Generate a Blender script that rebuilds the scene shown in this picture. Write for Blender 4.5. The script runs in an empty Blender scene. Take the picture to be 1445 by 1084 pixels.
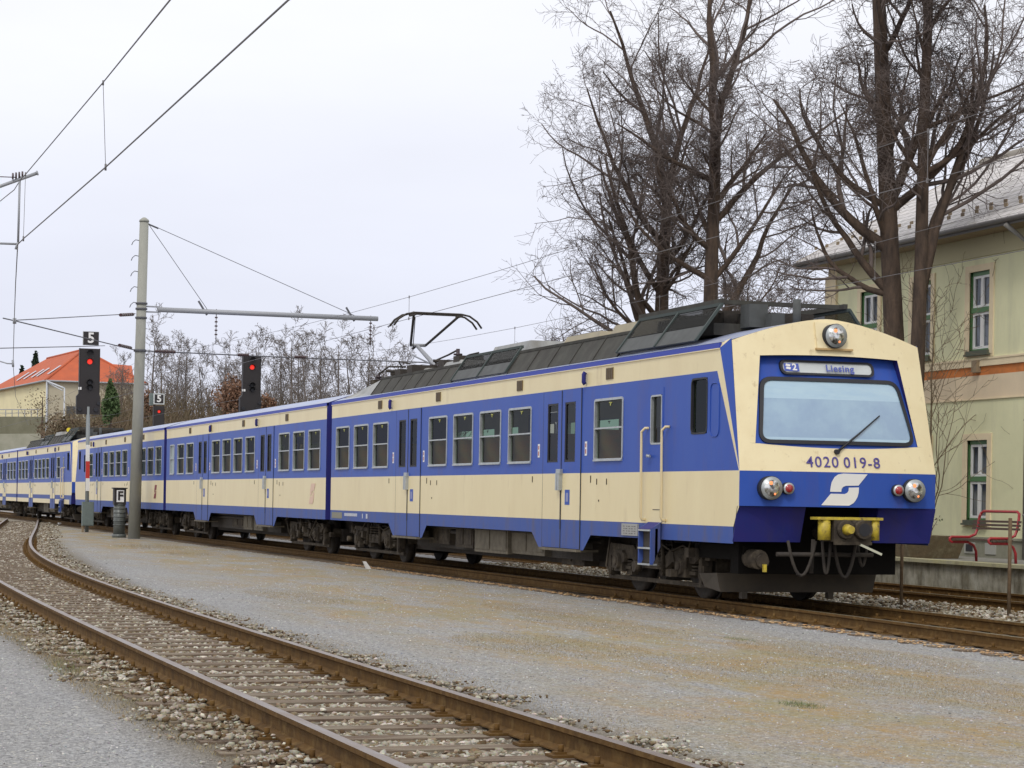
import bpy, math, random
import numpy as np
from mathutils import Matrix, Vector
random.seed(7); RNG = np.random.default_rng(11)
SC = bpy.context.scene; COL = SC.collection

# ------------------------------------------------------------------ camera, world, sun, exposure
CAM = (-11.917, -26.779, 1.368)
TH, ROLL, FPX = 0.3175, 0.0163, 3154.8
cd = bpy.data.cameras.new('camera'); cam = bpy.data.objects.new('camera', cd); COL.objects.link(cam)
cd.sensor_width = 36; cd.lens = FPX / 1445 * 36; cd.shift_y = 162.3 / 1445
cd.clip_start = 0.1; cd.clip_end = 3000
fwd = Vector((math.sin(TH), math.cos(TH), 0)); rt = Vector((math.cos(TH), -math.sin(TH), 0)); up = Vector((0, 0, 1))
cr, sr = math.cos(ROLL), math.sin(ROLL)
rc = rt * cr + up * sr; uc = up * cr - rt * sr
m = Matrix.Identity(4)
for i in range(3):
    m[i][0] = rc[i]; m[i][1] = uc[i]; m[i][2] = -fwd[i]; m[i][3] = CAM[i]
cam.matrix_world = m
SC.camera = cam

SUN_EL, SUN_AZ = math.radians(48), math.radians(215)   # azimuth measured from +Y clockwise
w = bpy.data.worlds.new('World'); SC.world = w; w.use_nodes = True
nt = w.node_tree; nt.nodes.clear()
N = nt.nodes.new; LK = nt.links.new
out = N('ShaderNodeOutputWorld'); bg = N('ShaderNodeBackground'); bg.inputs['Strength'].default_value = 0.124
sky = N('ShaderNodeTexSky'); sky.sky_type = 'NISHITA'; sky.sun_disc = False
sky.sun_elevation = SUN_EL; sky.sun_rotation = SUN_AZ
# overcast: a thick pale cloud sheet over the clear sky, a little brighter overhead, faintly mottled
tc = N('ShaderNodeTexCoord'); sep = N('ShaderNodeSeparateXYZ'); LK(tc.outputs['Generated'], sep.inputs[0])
ramp = N('ShaderNodeValToRGB')
ramp.color_ramp.elements[0].position = 0.0; ramp.color_ramp.elements[0].color = (6.3, 6.5, 7.75, 1)
ramp.color_ramp.elements[1].position = 0.26; ramp.color_ramp.elements[1].color = (8.8, 8.8, 9.1, 1)
e = ramp.color_ramp.elements.new(0.10); e.color = (7.0, 7.15, 8.15, 1)
LK(sep.outputs['Z'], ramp.inputs[0])
nz = N('ShaderNodeTexNoise'); nz.inputs['Scale'].default_value = 2.6; nz.inputs['Detail'].default_value = 5
mp = N('ShaderNodeMapping'); mp.inputs['Scale'].default_value = (1, 1, 3.5); LK(tc.outputs['Generated'], mp.inputs[0]); LK(mp.outputs[0], nz.inputs['Vector'])
mr = N('ShaderNodeMapRange'); mr.inputs[1].default_value = 0.3; mr.inputs[2].default_value = 0.7; mr.inputs[3].default_value = 0.925; mr.inputs[4].default_value = 1.055
LK(nz.outputs[0], mr.inputs[0])
vm = N('ShaderNodeVectorMath'); vm.operation = 'SCALE'; LK(ramp.outputs[0], vm.inputs[0]); LK(mr.outputs[0], vm.inputs['Scale'])
mx = N('ShaderNodeMix'); mx.data_type = 'RGBA'; mx.inputs[0].default_value = 0.93
LK(sky.outputs[0], mx.inputs[6]); LK(vm.outputs[0], mx.inputs[7]); LK(mx.outputs[2], bg.inputs[0]); LK(bg.outputs[0], out.inputs[0])

sd = bpy.data.lights.new('sun', 'SUN'); sd.energy = 1.3; sd.angle = math.radians(14); sd.color = (1, 0.96, 0.9)
so = bpy.data.objects.new('sun', sd); COL.objects.link(so)
sdir = Vector((math.sin(SUN_AZ) * math.cos(SUN_EL), math.cos(SUN_AZ) * math.cos(SUN_EL), math.sin(SUN_EL)))
so.rotation_euler = sdir.to_track_quat('Z', 'Y').to_euler()
SC.view_settings.view_transform = 'Standard'; SC.view_settings.look = 'None'
SC.view_settings.exposure = 0.0; SC.view_settings.gamma = 1.0

# ------------------------------------------------------------------ coordinates
# world x = across the tracks, y = along the train away from its front, z = up from the rail head
def from_cam(X, Y):                      # metres right of / in front of the camera -> world x, y
    return (CAM[0] + X * math.cos(TH) + Y * math.sin(TH), CAM[1] - X * math.sin(TH) + Y * math.cos(TH))
def at(px, py, Y):                       # a pixel of the 1445x1084 photograph at a chosen distance
    dx = px - 722.5; dy = py - 704.3
    u = dx * cr + dy * sr; v = -dx * sr + dy * cr
    x, y = from_cam(u * Y / FPX, Y)
    return Vector((x, y, CAM[2] - v * Y / FPX))

# ------------------------------------------------------------------ materials
def srgb(r, g, b):
    f = lambda c: (c / 255 / 12.92) if c / 255 <= 0.04045 else ((c / 255 + 0.055) / 1.055) ** 2.4
    return (f(r), f(g), f(b))
MATS = {}
def mat(name, col, rough=0.6, metal=0.0, col2=None, nscale=4.0, stretch=(1, 1, 1), lo=0.35, hi=0.65, bump=0.0, bscale=30.0, spec=0.5, coat=0.0, emit=None, dirt=None, dlo=0.55, dhi=0.75, dscale=1.5, dstretch=(1, 1, 0.25)):
    if name in MATS: return MATS[name]
    M = bpy.data.materials.new(name); M.use_nodes = True; t = M.node_tree; n = t.nodes; l = t.links
    b = n['Principled BSDF']; b.inputs['Roughness'].default_value = rough; b.inputs['Metallic'].default_value = metal
    b.inputs['Specular IOR Level'].default_value = spec; b.inputs['Coat Weight'].default_value = coat
    b.inputs['Base Color'].default_value = (*col, 1)
    last = None
    def noise(scale, st, det=6):
        tcn = n.new('ShaderNodeTexCoord'); mpn = n.new('ShaderNodeMapping'); mpn.inputs['Scale'].default_value = st
        q = n.new('ShaderNodeTexNoise'); q.inputs['Scale'].default_value = scale; q.inputs['Detail'].default_value = det; q.inputs['Roughness'].default_value = 0.65
        l.new(tcn.outputs['Object'], mpn.inputs[0]); l.new(mpn.outputs[0], q.inputs['Vector']); return q
    def mixin(prev, colb, q, lo, hi):
        r = n.new('ShaderNodeMapRange'); r.inputs[1].default_value = lo; r.inputs[2].default_value = hi; r.clamp = True
        l.new(q.outputs[0], r.inputs[0]); mm = n.new('ShaderNodeMix'); mm.data_type = 'RGBA'; l.new(r.outputs[0], mm.inputs[0])
        if prev is None: mm.inputs[6].default_value = (*col, 1)
        else: l.new(prev, mm.inputs[6])
        mm.inputs[7].default_value = (*colb, 1); return mm.outputs[2]
    if col2 is not None: last = mixin(None, col2, noise(nscale, stretch), lo, hi)
    if dirt is not None: last = mixin(last, dirt, noise(dscale, dstretch, 9), dlo, dhi)
    if last is not None: l.new(last, b.inputs['Base Color'])
    if bump:
        q = noise(bscale, (1, 1, 1)); bp = n.new('ShaderNodeBump'); bp.inputs['Strength'].default_value = bump; bp.inputs['Distance'].default_value = 0.02
        l.new(q.outputs[0], bp.inputs['Height']); l.new(bp.outputs[0], b.inputs['Normal'])
    if emit:
        b.inputs['Emission Color'].default_value = (*emit[0], 1); b.inputs['Emission Strength'].default_value = emit[1]
    MATS[name] = M; return M

CREAM = mat('cream_paint', (0.79, 0.68, 0.405), 0.38, col2=(0.73, 0.61, 0.35), nscale=1.6, stretch=(1, 1, 0.35), lo=.35, hi=.75, dirt=(0.50, 0.38, 0.20), dlo=.60, dhi=.86, dscale=3.4, dstretch=(1, 1, .22), bump=.16, bscale=1.6)
NCREAM = mat('nose_cream_paint', (0.80, 0.69, 0.43), 0.45, col2=(0.74, 0.62, 0.37), nscale=2.5, lo=.4, hi=.75, dirt=(0.44, 0.32, 0.17), dlo=.60, dhi=.80, dscale=11, dstretch=(1, 1, .6), bump=.03, bscale=4)
BLUE = mat('blue_paint', (0.029, 0.082, 0.39), 0.42, spec=.2, col2=(0.037, 0.094, 0.40), nscale=1.3, stretch=(1, 1, 0.3), dirt=(0.065, 0.085, 0.29), dlo=.52, dhi=.8, dscale=3.0, dstretch=(1, 1, .2), bump=.14, bscale=1.6)
SKIRT = mat('skirt_blue_paint', (0.046, 0.095, 0.33), 0.5, spec=.18, col2=(0.062, 0.10, 0.31), nscale=2.5, stretch=(1, 1, 0.4), dirt=(0.11, 0.10, 0.13), dlo=.5, dhi=.8, dscale=3.5)
NAVY = mat('dark_blue_paint', (0.024, 0.030, 0.175), 0.55, spec=.15, col2=(0.030, 0.028, 0.17), nscale=3, dirt=(0.05, 0.04, 0.08), dlo=.5, dhi=.8)
ROOFBLUE = mat('roof_blue_grey', (0.24, 0.30, 0.50), 0.35, col2=(0.32, 0.37, 0.52), nscale=2, dirt=(0.35, 0.34, 0.36), dlo=.5, dhi=.8, dscale=1, dstretch=(1, .4, 1))
GUTTER = mat('gutter_blue', (0.035, 0.06, 0.38), 0.45, spec=.2)
ALU = mat('aluminium', (0.50, 0.53, 0.53), 0.4, 0.5, col2=(0.38, 0.40, 0.40), nscale=6)
RUBBER = mat('black_rubber', (0.018, 0.018, 0.022), 0.6)
LOUVRE = mat('roof_louvre_grey', (0.048, 0.047, 0.040), 0.75, spec=.2, col2=(0.075, 0.073, 0.062), nscale=3, dirt=(0.05, 0.045, 0.04), dlo=.45, dhi=.7, dscale=4)
ROOFGREY = mat('weathered_roof_grey', (0.26, 0.27, 0.27), 0.6, col2=(0.36, 0.36, 0.34), nscale=2.5, dirt=(0.14, 0.12, 0.09), dlo=.5, dhi=.8)
ROOFCREAM = mat('weathered_cream_box', (0.36, 0.31, 0.20), 0.6, col2=(0.30, 0.26, 0.18), nscale=3)
GRIME = mat('underframe_grime', (0.082, 0.066, 0.046), 0.85, spec=.25, col2=(0.040, 0.032, 0.025), nscale=6, bump=.4, bscale=14, dirt=(0.15, 0.125, 0.09), dlo=.55, dhi=.75, dscale=5, dstretch=(1, 1, 1))
GRIME2 = mat('dusty_equipment_box', (0.17, 0.145, 0.10), 0.8, col2=(0.10, 0.085, 0.06), nscale=5, bump=.2)
GRIME3 = mat('dark_underframe', (0.035, 0.030, 0.026), 0.85, col2=(0.055, 0.045, 0.035), nscale=8, bump=.3)
STEEL = mat('worn_steel', (0.30, 0.29, 0.28), 0.35, 0.8, col2=(0.16, 0.12, 0.09), nscale=8)
YELLOW = mat('coupler_yellow', (0.62, 0.48, 0.035), 0.5, col2=(0.40, 0.30, 0.05), nscale=14, dirt=(0.12, 0.09, 0.04), dlo=.55, dhi=.7, dscale=12, dstretch=(1, 1, 1))
WHITE = mat('white_paint', (0.78, 0.77, 0.74), 0.5)
INTER = mat('interior_beige', (0.42, 0.40, 0.30), 0.7)
SEAT = mat('seat_brown', (0.30, 0.13, 0.04), 0.7, col2=(0.20, 0.15, 0.06), nscale=3)
SEATG = mat('seat_green', (0.05, 0.13, 0.09), 0.7)
RED = mat('signal_red_paint', (0.55, 0.04, 0.03), 0.45)
BENCHRED = mat('bench_red', (0.42, 0.025, 0.035), 0.35, col2=(0.30, 0.03, 0.035), nscale=10)
REDLENS = mat('red_lens', (0.35, 0.012, 0.014), 0.12, coat=1)
BLACK = mat('signal_black', (0.022, 0.018, 0.018), 0.6)
CABINET = mat('cabinet_grey', (0.16, 0.20, 0.19), 0.6, col2=(0.13, 0.16, 0.15), nscale=5)
BARK = mat('bark', (0.105, 0.070, 0.048), 0.9, col2=(0.045, 0.031, 0.023), nscale=9, stretch=(1, 1, 0.25), bump=.8, bscale=22)
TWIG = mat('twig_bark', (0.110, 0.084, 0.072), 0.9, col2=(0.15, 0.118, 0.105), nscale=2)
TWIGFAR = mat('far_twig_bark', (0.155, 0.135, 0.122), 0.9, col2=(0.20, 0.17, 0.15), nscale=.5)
CONC = mat('concrete_pole', (0.34, 0.34, 0.295), 0.85, col2=(0.28, 0.28, 0.245), nscale=3, stretch=(1, 1, .3), bump=.1)
WIRE = mat('wire', (0.10, 0.10, 0.11), 0.6)
WIREL = mat('copper_wire', (0.16, 0.15, 0.15), 0.6)
PORC = mat('porcelain_brown', (0.06, 0.03, 0.03), 0.3)
GALV = mat('galvanised_tube', (0.33, 0.34, 0.36), 0.6, 0.2)

def lamp_glass():
    M = bpy.data.materials.new('lamp_glass'); M.use_nodes = True; t = M.node_tree; n = t.nodes; l = t.links
    b = n['Principled BSDF']; b.inputs['Roughness'].default_value = .12; b.inputs['Metallic'].default_value = 0.75
    v = n.new('ShaderNodeTexNoise'); v.inputs['Scale'].default_value = 16; tcn = n.new('ShaderNodeTexCoord'); l.new(tcn.outputs['Object'], v.inputs['Vector'])
    r = n.new('ShaderNodeValToRGB'); r.color_ramp.elements[0].color = (.10, .095, .08, 1); r.color_ramp.elements[0].position = .35
    r.color_ramp.elements[1].color = (.75, .75, .72, 1); r.color_ramp.elements[1].position = .6
    l.new(v.outputs[0], r.inputs[0]); l.new(r.outputs[0], b.inputs['Base Color']); return M
LAMP = lamp_glass()
ORANGE_GLOW = mat('filament_glow', (0.8, 0.25, 0.1), 0.4, emit=((1, 0.30, 0.10), 0.9))

def glass_mat(name, tint, gloss=0.10, glosscol=(.9, .95, 1)):
    M = bpy.data.materials.new(name); M.use_nodes = True; t = M.node_tree; n = t.nodes; l = t.links; n.clear()
    o = n.new('ShaderNodeOutputMaterial'); tr = n.new('ShaderNodeBsdfTransparent'); tr.inputs[0].default_value = (*tint, 1)
    g = n.new('ShaderNodeBsdfGlossy'); g.inputs['Roughness'].default_value = .04; g.inputs[0].default_value = (*glosscol, 1)
    mxs = n.new('ShaderNodeMixShader'); mxs.inputs[0].default_value = gloss
    l.new(tr.outputs[0], mxs.inputs[1]); l.new(g.outputs[0], mxs.inputs[2]); l.new(mxs.outputs[0], o.inputs[0]); return M
PANE = glass_mat('window_glass', (.74, .80, .72), .05)
CABPANE = glass_mat('cab_side_glass', (.55, .65, .58), .04)
DOORPANE = glass_mat('door_glass', (.55, .56, .48), .06)
WSHIELD = mat('windshield_glass', (0.235, 0.345, 0.48), 0.12, col2=(0.29, 0.42, 0.53), nscale=1.6, lo=.4, hi=.62, spec=.9, coat=.6)  # opaque; the sky's reflection is put into the pale blue base colour
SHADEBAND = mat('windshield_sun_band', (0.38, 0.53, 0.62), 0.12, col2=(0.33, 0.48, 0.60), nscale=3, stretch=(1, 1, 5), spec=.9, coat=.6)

# ------------------------------------------------------------------ mesh helpers
ORG = {}
class MB:
    def __init__(s): s.v = []; s.f = []; s.m = []; s.sm = []; s.marks = [(0, 0)]
    def cut(s): s.marks.append((len(s.v), len(s.f)))
    def quad(s, a, b, c, d, m=0, sm=False):
        i = len(s.v); s.v += [tuple(a), tuple(b), tuple(c), tuple(d)]; s.f.append((i, i+1, i+2, i+3)); s.m.append(m); s.sm.append(sm)
    def poly(s, pts, m=0):
        i = len(s.v); s.v += [tuple(p) for p in pts]; s.f.append(tuple(range(i, i+len(pts)))); s.m.append(m); s.sm.append(False)
    def box(s, x0, x1, y0, y1, z0, z1, m=0):
        i = len(s.v)
        s.v += [(x0,y0,z0),(x1,y0,z0),(x1,y1,z0),(x0,y1,z0),(x0,y0,z1),(x1,y0,z1),(x1,y1,z1),(x0,y1,z1)]
        for f in ((0,3,2,1),(4,5,6,7),(0,1,5,4),(1,2,6,5),(2,3,7,6),(3,0,4,7)):
            s.f.append(tuple(i+k for k in f)); s.m.append(m); s.sm.append(False)
    def hexa(s, b, t, m=0):              # bottom 4 points, top 4 points
        i = len(s.v); s.v += [tuple(p) for p in b] + [tuple(p) for p in t]
        for f in ((0,3,2,1),(4,5,6,7),(0,1,5,4),(1,2,6,5),(2,3,7,6),(3,0,4,7)):
            s.f.append(tuple(i+k for k in f)); s.m.append(m); s.sm.append(False)
    def bar(s, a, b, w, h, m=0, upv=(0, 0, 1)):
        a = Vector(a); b = Vector(b); d = (b-a).normalized(); u = Vector(upv)
        if abs(d.dot(u)) > .98: u = Vector((0, 1, 0))
        x = d.cross(u).normalized() * (w/2); y = x.cross(d).normalized() * (h/2)
        s.hexa([a-x-y, a+x-y, b+x-y, b-x-y], [a-x+y, a+x+y, b+x+y, b-x+y], m)
    def tube(s, pts, r, m=0, n=8, cap=True):
        pts = [Vector(p) for p in pts]; rr = r if isinstance(r, (list, tuple)) else [r]*len(pts)
        i0 = len(s.v); pu = None
        for k, p in enumerate(pts):
            d = (pts[min(k+1, len(pts)-1)] - pts[max(k-1, 0)]).normalized()
            u = pu if pu is not None else (Vector((0, 0, 1)) if abs(d.z) < .9 else Vector((1, 0, 0)))
            x = d.cross(u).normalized(); y = x.cross(d).normalized(); pu = y
            for j in range(n):
                a = 2*math.pi*j/n; s.v.append(tuple(p + (x*math.cos(a) + y*math.sin(a)) * rr[k]))
        for k in range(len(pts)-1):
            for j in range(n):
                a = i0+k*n+j; b = i0+k*n+(j+1) % n
                s.f.append((a, b, b+n, a+n)); s.m.append(m); s.sm.append(n > 5)
        if cap:
            s.f.append(tuple(i0+j for j in range(n))[::-1]); s.m.append(m); s.sm.append(False)
            e = i0+(len(pts)-1)*n; s.f.append(tuple(e+j for j in range(n))); s.m.append(m); s.sm.append(False)
    def cyl(s, a, b, r, m=0, n=16): s.tube([a, b], r, m, n)
    def prism(s, prof, a, b, axis='y', m=0):   # extrude 2D profile (u,z) along an axis
        def P(u, z, t): return (u, t, z) if axis == 'y' else (t, u, z)
        n = len(prof); i = len(s.v)
        s.v += [P(u, z, a) for u, z in prof] + [P(u, z, b) for u, z in prof]
        s.f.append(tuple(i+k for k in range(n))); s.f.append(tuple(i+n+k for k in range(n))[::-1]); s.m += [m, m]; s.sm += [False]*2
        for k in range(n):
            s.f.append((i+k, i+n+k, i+n+(k+1) % n, i+(k+1) % n)); s.m.append(m); s.sm.append(False)
    def plate(s, pts, d, m=0):           # thick polygon: outline of 3D points extruded by vector d
        d = Vector(d); n = len(pts); i = len(s.v); P = [Vector(p) for p in pts]
        s.v += [tuple(p) for p in P] + [tuple(p+d) for p in P]
        s.f.append(tuple(i+k for k in range(n))); s.f.append(tuple(i+n+k for k in range(n))[::-1]); s.m += [m, m]; s.sm += [False]*2
        for k in range(n):
            s.f.append((i+k, i+n+k, i+n+(k+1) % n, i+(k+1) % n)); s.m.append(m); s.sm.append(False)
    def build_each(s, name, mats, parent):       # one object per piece marked with cut()
        mk = [q for i, q in enumerate(s.marks) if i == len(s.marks)-1 or s.marks[i+1] != q] + [(len(s.v), len(s.f))]
        r = []
        for (v0, f0), (v1, f1) in zip(mk[:-1], mk[1:]):
            if f1 == f0: continue
            q = MB(); q.v = s.v[v0:v1]; q.f = [tuple(k-v0 for k in f) for f in s.f[f0:f1]]; q.m = s.m[f0:f1]; q.sm = s.sm[f0:f1]; r.append(q.build(name, mats, parent))
        return r
    def build(s, name, mats, parent=None, loc=None):
        if not isinstance(mats, (list, tuple)): mats = [mats]
        o0 = Vector(ORG.get(parent.name, (0, 0, 0))) if parent else Vector((0, 0, 0))
        if loc is not None: o0 = Vector((0, 0, 0))
        me = bpy.data.meshes.new(name)
        me.from_pydata([(x-o0.x, y-o0.y, z-o0.z) for x, y, z in s.v], [], s.f)
        for q in mats: me.materials.append(q)
        me.polygons.foreach_set('material_index', s.m); me.polygons.foreach_set('use_smooth', s.sm); me.update()
        o = bpy.data.objects.new(name, me); COL.objects.link(o)
        if parent: o.parent = parent; ORG[o.name] = ORG.get(parent.name, (0, 0, 0))
        if loc is not None:
            po = Vector(ORG.get(parent.name, (0, 0, 0))) if parent else Vector((0, 0, 0))
            o.location = Vector(loc) - po; ORG[o.name] = tuple(Vector(loc))
        return o
def tag(o, label=None, cat=None, group=None, kind=None):
    if label: o['label'] = label
    if cat: o['category'] = cat
    if group: o['group'] = group
    if kind: o['kind'] = kind
    return o
def empty(name, loc, label=None, cat=None, group=None):
    o = bpy.data.objects.new(name, None); COL.objects.link(o); o.location = loc; o.empty_display_size = .3
    ORG[o.name] = tuple(loc); return tag(o, label, cat, group)
def copy_tree(o, parent=None):
    c = o.copy(); COL.objects.link(c); c.parent = parent
    for ch in list(o.children): copy_tree(ch, c)
    return c
def np_mesh(name, V, F, mats, parent=None, smooth=False, matidx=None):
    me = bpy.data.meshes.new(name); V = np.asarray(V, np.float32); F = np.asarray(F, np.int32); k = F.shape[1]
    o0 = np.array(ORG.get(parent.name, (0, 0, 0)) if parent else (0, 0, 0), np.float32); V = V - o0
    me.vertices.add(len(V)); me.vertices.foreach_set('co', V.ravel())
    me.loops.add(F.size); me.loops.foreach_set('vertex_index', F.ravel())
    me.polygons.add(len(F)); me.polygons.foreach_set('loop_start', np.arange(0, F.size, k, dtype=np.int32))
    if smooth: me.polygons.foreach_set('use_smooth', np.ones(len(F), bool))
    for q in (mats if isinstance(mats, (list, tuple)) else [mats]): me.materials.append(q)
    if matidx is not None: me.polygons.foreach_set('material_index', np.asarray(matidx, np.int32))
    me.update(calc_edges=True); me.validate()
    o = bpy.data.objects.new(name, me); COL.objects.link(o)
    if parent: o.parent = parent; ORG[o.name] = ORG.get(parent.name, (0, 0, 0))
    return o
def text_mesh(name, s, size, mt, mtx, parent, depth=0.004, spacing=1.0, bold=0.0):
    cu = bpy.data.curves.new(name, 'FONT'); cu.body = s; cu.size = size; cu.extrude = depth; cu.align_x = 'CENTER'; cu.align_y = 'CENTER'
    cu.space_character = spacing; cu.offset = bold; cu.resolution_u = 4
    t = bpy.data.objects.new(name + '_tmp', cu); COL.objects.link(t)
    dg = bpy.context.evaluated_depsgraph_get(); dg.update()
    me = bpy.data.meshes.new_from_object(t.evaluated_get(dg)); bpy.data.objects.remove(t); bpy.data.curves.remove(cu)
    me.transform(mtx); o0 = ORG.get(parent.name, (0, 0, 0)); me.transform(Matrix.Translation((-o0[0], -o0[1], -o0[2])))
    me.materials.clear(); me.materials.append(mt); me.name = name
    o = bpy.data.objects.new(name, me); COL.objects.link(o); o.parent = parent; ORG[o.name] = o0; return o

def frame_to(loc, xdir, updir):          # text matrix: x along xdir, y along updir
    x = Vector(xdir).normalized(); y = Vector(updir).normalized(); z = x.cross(y); y = z.cross(x)
    M = Matrix.Identity(4)
    for i in range(3): M[i][0] = x[i]; M[i][1] = y[i]; M[i][2] = z[i]; M[i][3] = loc[i]
    return M

# ------------------------------------------------------------------ ground
GZ = -0.17
def ground_mat():
    M = bpy.data.materials.new('fine_gravel'); M.use_nodes = True; t = M.node_tree; n = t.nodes; l = t.links
    b = n['Principled BSDF']; b.inputs['Roughness'].default_value = .92; b.inputs['Specular IOR Level'].default_value = .2
    g = n.new('ShaderNodeNewGeometry'); sp = n.new('ShaderNodeSeparateXYZ'); l.new(g.outputs['Position'], sp.inputs[0])
    def vor(scale, rnd=1.0):
        v = n.new('ShaderNodeTexVoronoi'); v.inputs['Scale'].default_value = scale; v.inputs['Randomness'].default_value = rnd
        l.new(g.outputs['Position'], v.inputs['Vector']); return v
    def noi(scale, st=(1, 1, 1), det=5, rgh=.6):
        mpn = n.new('ShaderNodeMapping'); mpn.inputs['Scale'].default_value = st; l.new(g.outputs['Position'], mpn.inputs[0])
        q = n.new('ShaderNodeTexNoise'); q.inputs['Scale'].default_value = scale; q.inputs['Detail'].default_value = det; q.inputs['Roughness'].default_value = rgh
        l.new(mpn.outputs[0], q.inputs['Vector']); return q
    def rng(src, a, b2, c=0., d=1.):
        r = n.new('ShaderNodeMapRange'); r.inputs[1].default_value = a; r.inputs[2].default_value = b2; r.inputs[3].default_value = c; r.inputs[4].default_value = d
        l.new(src, r.inputs[0]); return r.outputs[0]
    def mix(f, a, b2, ty='MIX'):
        mm = n.new('ShaderNodeMix'); mm.data_type = 'RGBA'; mm.blend_type = ty
        if isinstance(f, float): mm.inputs[0].default_value = f
        else: l.new(f, mm.inputs[0])
        for k, c in ((6, a), (7, b2)):
            if isinstance(c, tuple): mm.inputs[k].default_value = (*c, 1)
            else: l.new(c, mm.inputs[k])
        return mm.outputs[2]
    def math_(op, a, b2):
        q = n.new('ShaderNodeMath'); q.operation = op
        for k, c in ((0, a), (1, b2)):
            if isinstance(c, float): q.inputs[k].default_value = c
            else: l.new(c, q.inputs[k])
        return q.outputs[0]
    v1 = vor(85); v2 = vor(38); s2_ = n.new('ShaderNodeSeparateColor'); l.new(v2.outputs['Color'], s2_.inputs[0])
    s1 = n.new('ShaderNodeSeparateColor'); l.new(v1.outputs['Color'], s1.inputs[0])
    grey = n.new('ShaderNodeValToRGB'); cr_ = grey.color_ramp
    cr_.elements[0].color = (.125, .122, .118, 1); cr_.elements[0].position = 0
    cr_.elements[1].color = (.78, .77, .74, 1); cr_.elements[1].position = 1
    for p, c in ((.35, (.30, .302, .312, 1)), (.70, (.42, .42, .43, 1)), (.93, (.56, .555, .54, 1))):
        e = cr_.elements.new(p); e.color = c
    l.new(s1.outputs[0], grey.inputs[0])
    base = mix(rng(noi(1.3).outputs[0], .35, .7, 0, .35), grey.outputs[0], mix(s1.outputs[1], (.24, .22, .17), (.42, .39, .31)))
    v3 = vor(21); s3 = n.new('ShaderNodeSeparateColor'); l.new(v3.outputs['Color'], s3.inputs[0])
    base = mix(1.0, base, mix(rng(noi(26, (1, 1, 1), 4, .8).outputs[0], .3, .7), (.66, .655, .65), (1.24, 1.24, 1.23)), 'MULTIPLY')
    base = mix(.55, base, mix(s2_.outputs[2], (.17, .17, .175), (.56, .555, .55)))
    base = mix(math_('MULTIPLY', rng(v3.outputs['Distance'], .3, .4, 1, 0), rng(s3.outputs[0], .93, .95)), base, (.62, .59, .52))
    # sparse pale and dark single stones
    s2 = n.new('ShaderNodeSeparateColor'); l.new(v2.outputs['Color'], s2.inputs[0])
    near2 = rng(v2.outputs['Distance'], .30, .38, 1, 0)
    base = mix(math_('MULTIPLY', near2, rng(s2.outputs[0], .90, .92)), base, (.58, .55, .47))
    base = mix(math_('MULTIPLY', near2, rng(s2.outputs[1], .93, .95)), base, (.09, .08, .075))
    # dry moss / dead grass stain between the two tracks
    x = sp.outputs['X']; y = sp.outputs['Y']
    wob = rng(noi(.45, (1, .35, 1)).outputs[0], .3, .7, -1.0, 1.0)
    xx = math_('ADD', x, wob)
    # centre line of the stained strip drifts towards the train further back
    ctr = rng(y, -16., 22., -3.8, -1.7)
    dd = math_('ABSOLUTE', math_('SUBTRACT', xx, ctr), 0.0)
    band = rng(dd, 1.1, 3.3, 1., 0.)
    pat = rng(noi(.8, (1.6, .45, 1), 8, .7).outputs[0], .38, .56)
    fine = rng(noi(14, (1, .6, 1), 6, .75).outputs[0], .38, .62)
    mask = math_('MULTIPLY', math_('MULTIPLY', band, math_('ADD', math_('MULTIPLY', pat, .93), .07)), math_('ADD', math_('MULTIPLY', fine, .6), .4))
    moss = mix(rng(noi(2.2, (1, .5, 1)).outputs[0], .35, .65), (.44, .27, .085), (.33, .29, .13))
    moss = mix(rng(s1.outputs[2], 0, 1, 0, .5), moss, mix(s1.outputs[0], (.22, .15, .07), (.50, .43, .28)))
    col = mix(mask, base, moss)
    # browner, dirty ballast bed beneath the tracks
    far = rng(g.outputs['Position'], 0, 1)
    tq = math_('POWER', rng(y, 3., 88., 0., 1.), 1.28)
    off_ = math_('ADD', x, math_('ADD', math_('MULTIPLY', tq, -8.0), 8.12))
    bedA = rng(math_('ABSOLUTE', off_, 0.0), 1.3, 1.75, 1., 0.)
    bedB = rng(math_('ABSOLUTE', math_('SUBTRACT', x, 1.435), 0.0), .75, 1.0, 1., 0.)
    bedC = rng(math_('ABSOLUTE', math_('SUBTRACT', x, 5.95), 0.0), .85, 1.3, 1., 0.)
    bed0 = mix(s1.outputs[0], (.11, .09, .06), (.26, .22, .16)); bed = mix(rng(y, 20., 50., 0., 1.), bed0, mix(s2_.outputs[0], (.20, .17, .125), (.50, .46, .38)))
    col = mix(math_('MULTIPLY', bedA, .9), col, bed)
    col = mix(math_('MINIMUM', math_('ADD', bedB, bedC), 1.0), col, mix(s1.outputs[0], (.05, .038, .026), (.13, .105, .075)))
    # large soft tonal drift
    col = mix(rng(noi(.35, (1, .4, 1)).outputs[0], .35, .65, 0, .30), col, mix(1.0, col, (.80, .80, .78), 'MULTIPLY'))
    l.new(col, b.inputs['Base Color'])
    bp = n.new('ShaderNodeBump'); bp.inputs['Strength'].default_value = .9; bp.inputs['Distance'].default_value = .014
    hh = math_('ADD', rng(v1.outputs['Distance'], 0, .6, 1, 0), math_('MULTIPLY', noi(5).outputs[0], 1.5)); l.new(hh, bp.inputs['Height'])
    l.new(bp.outputs[0], b.inputs['Normal']); return M
GRAVEL = ground_mat()
gm = MB(); gm.quad((-900, -60, GZ), (1500, -60, GZ), (1500, 1900, GZ), (-900, 1900, GZ)); go = gm.build('ground', GRAVEL); tag(go, kind='structure')

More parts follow.
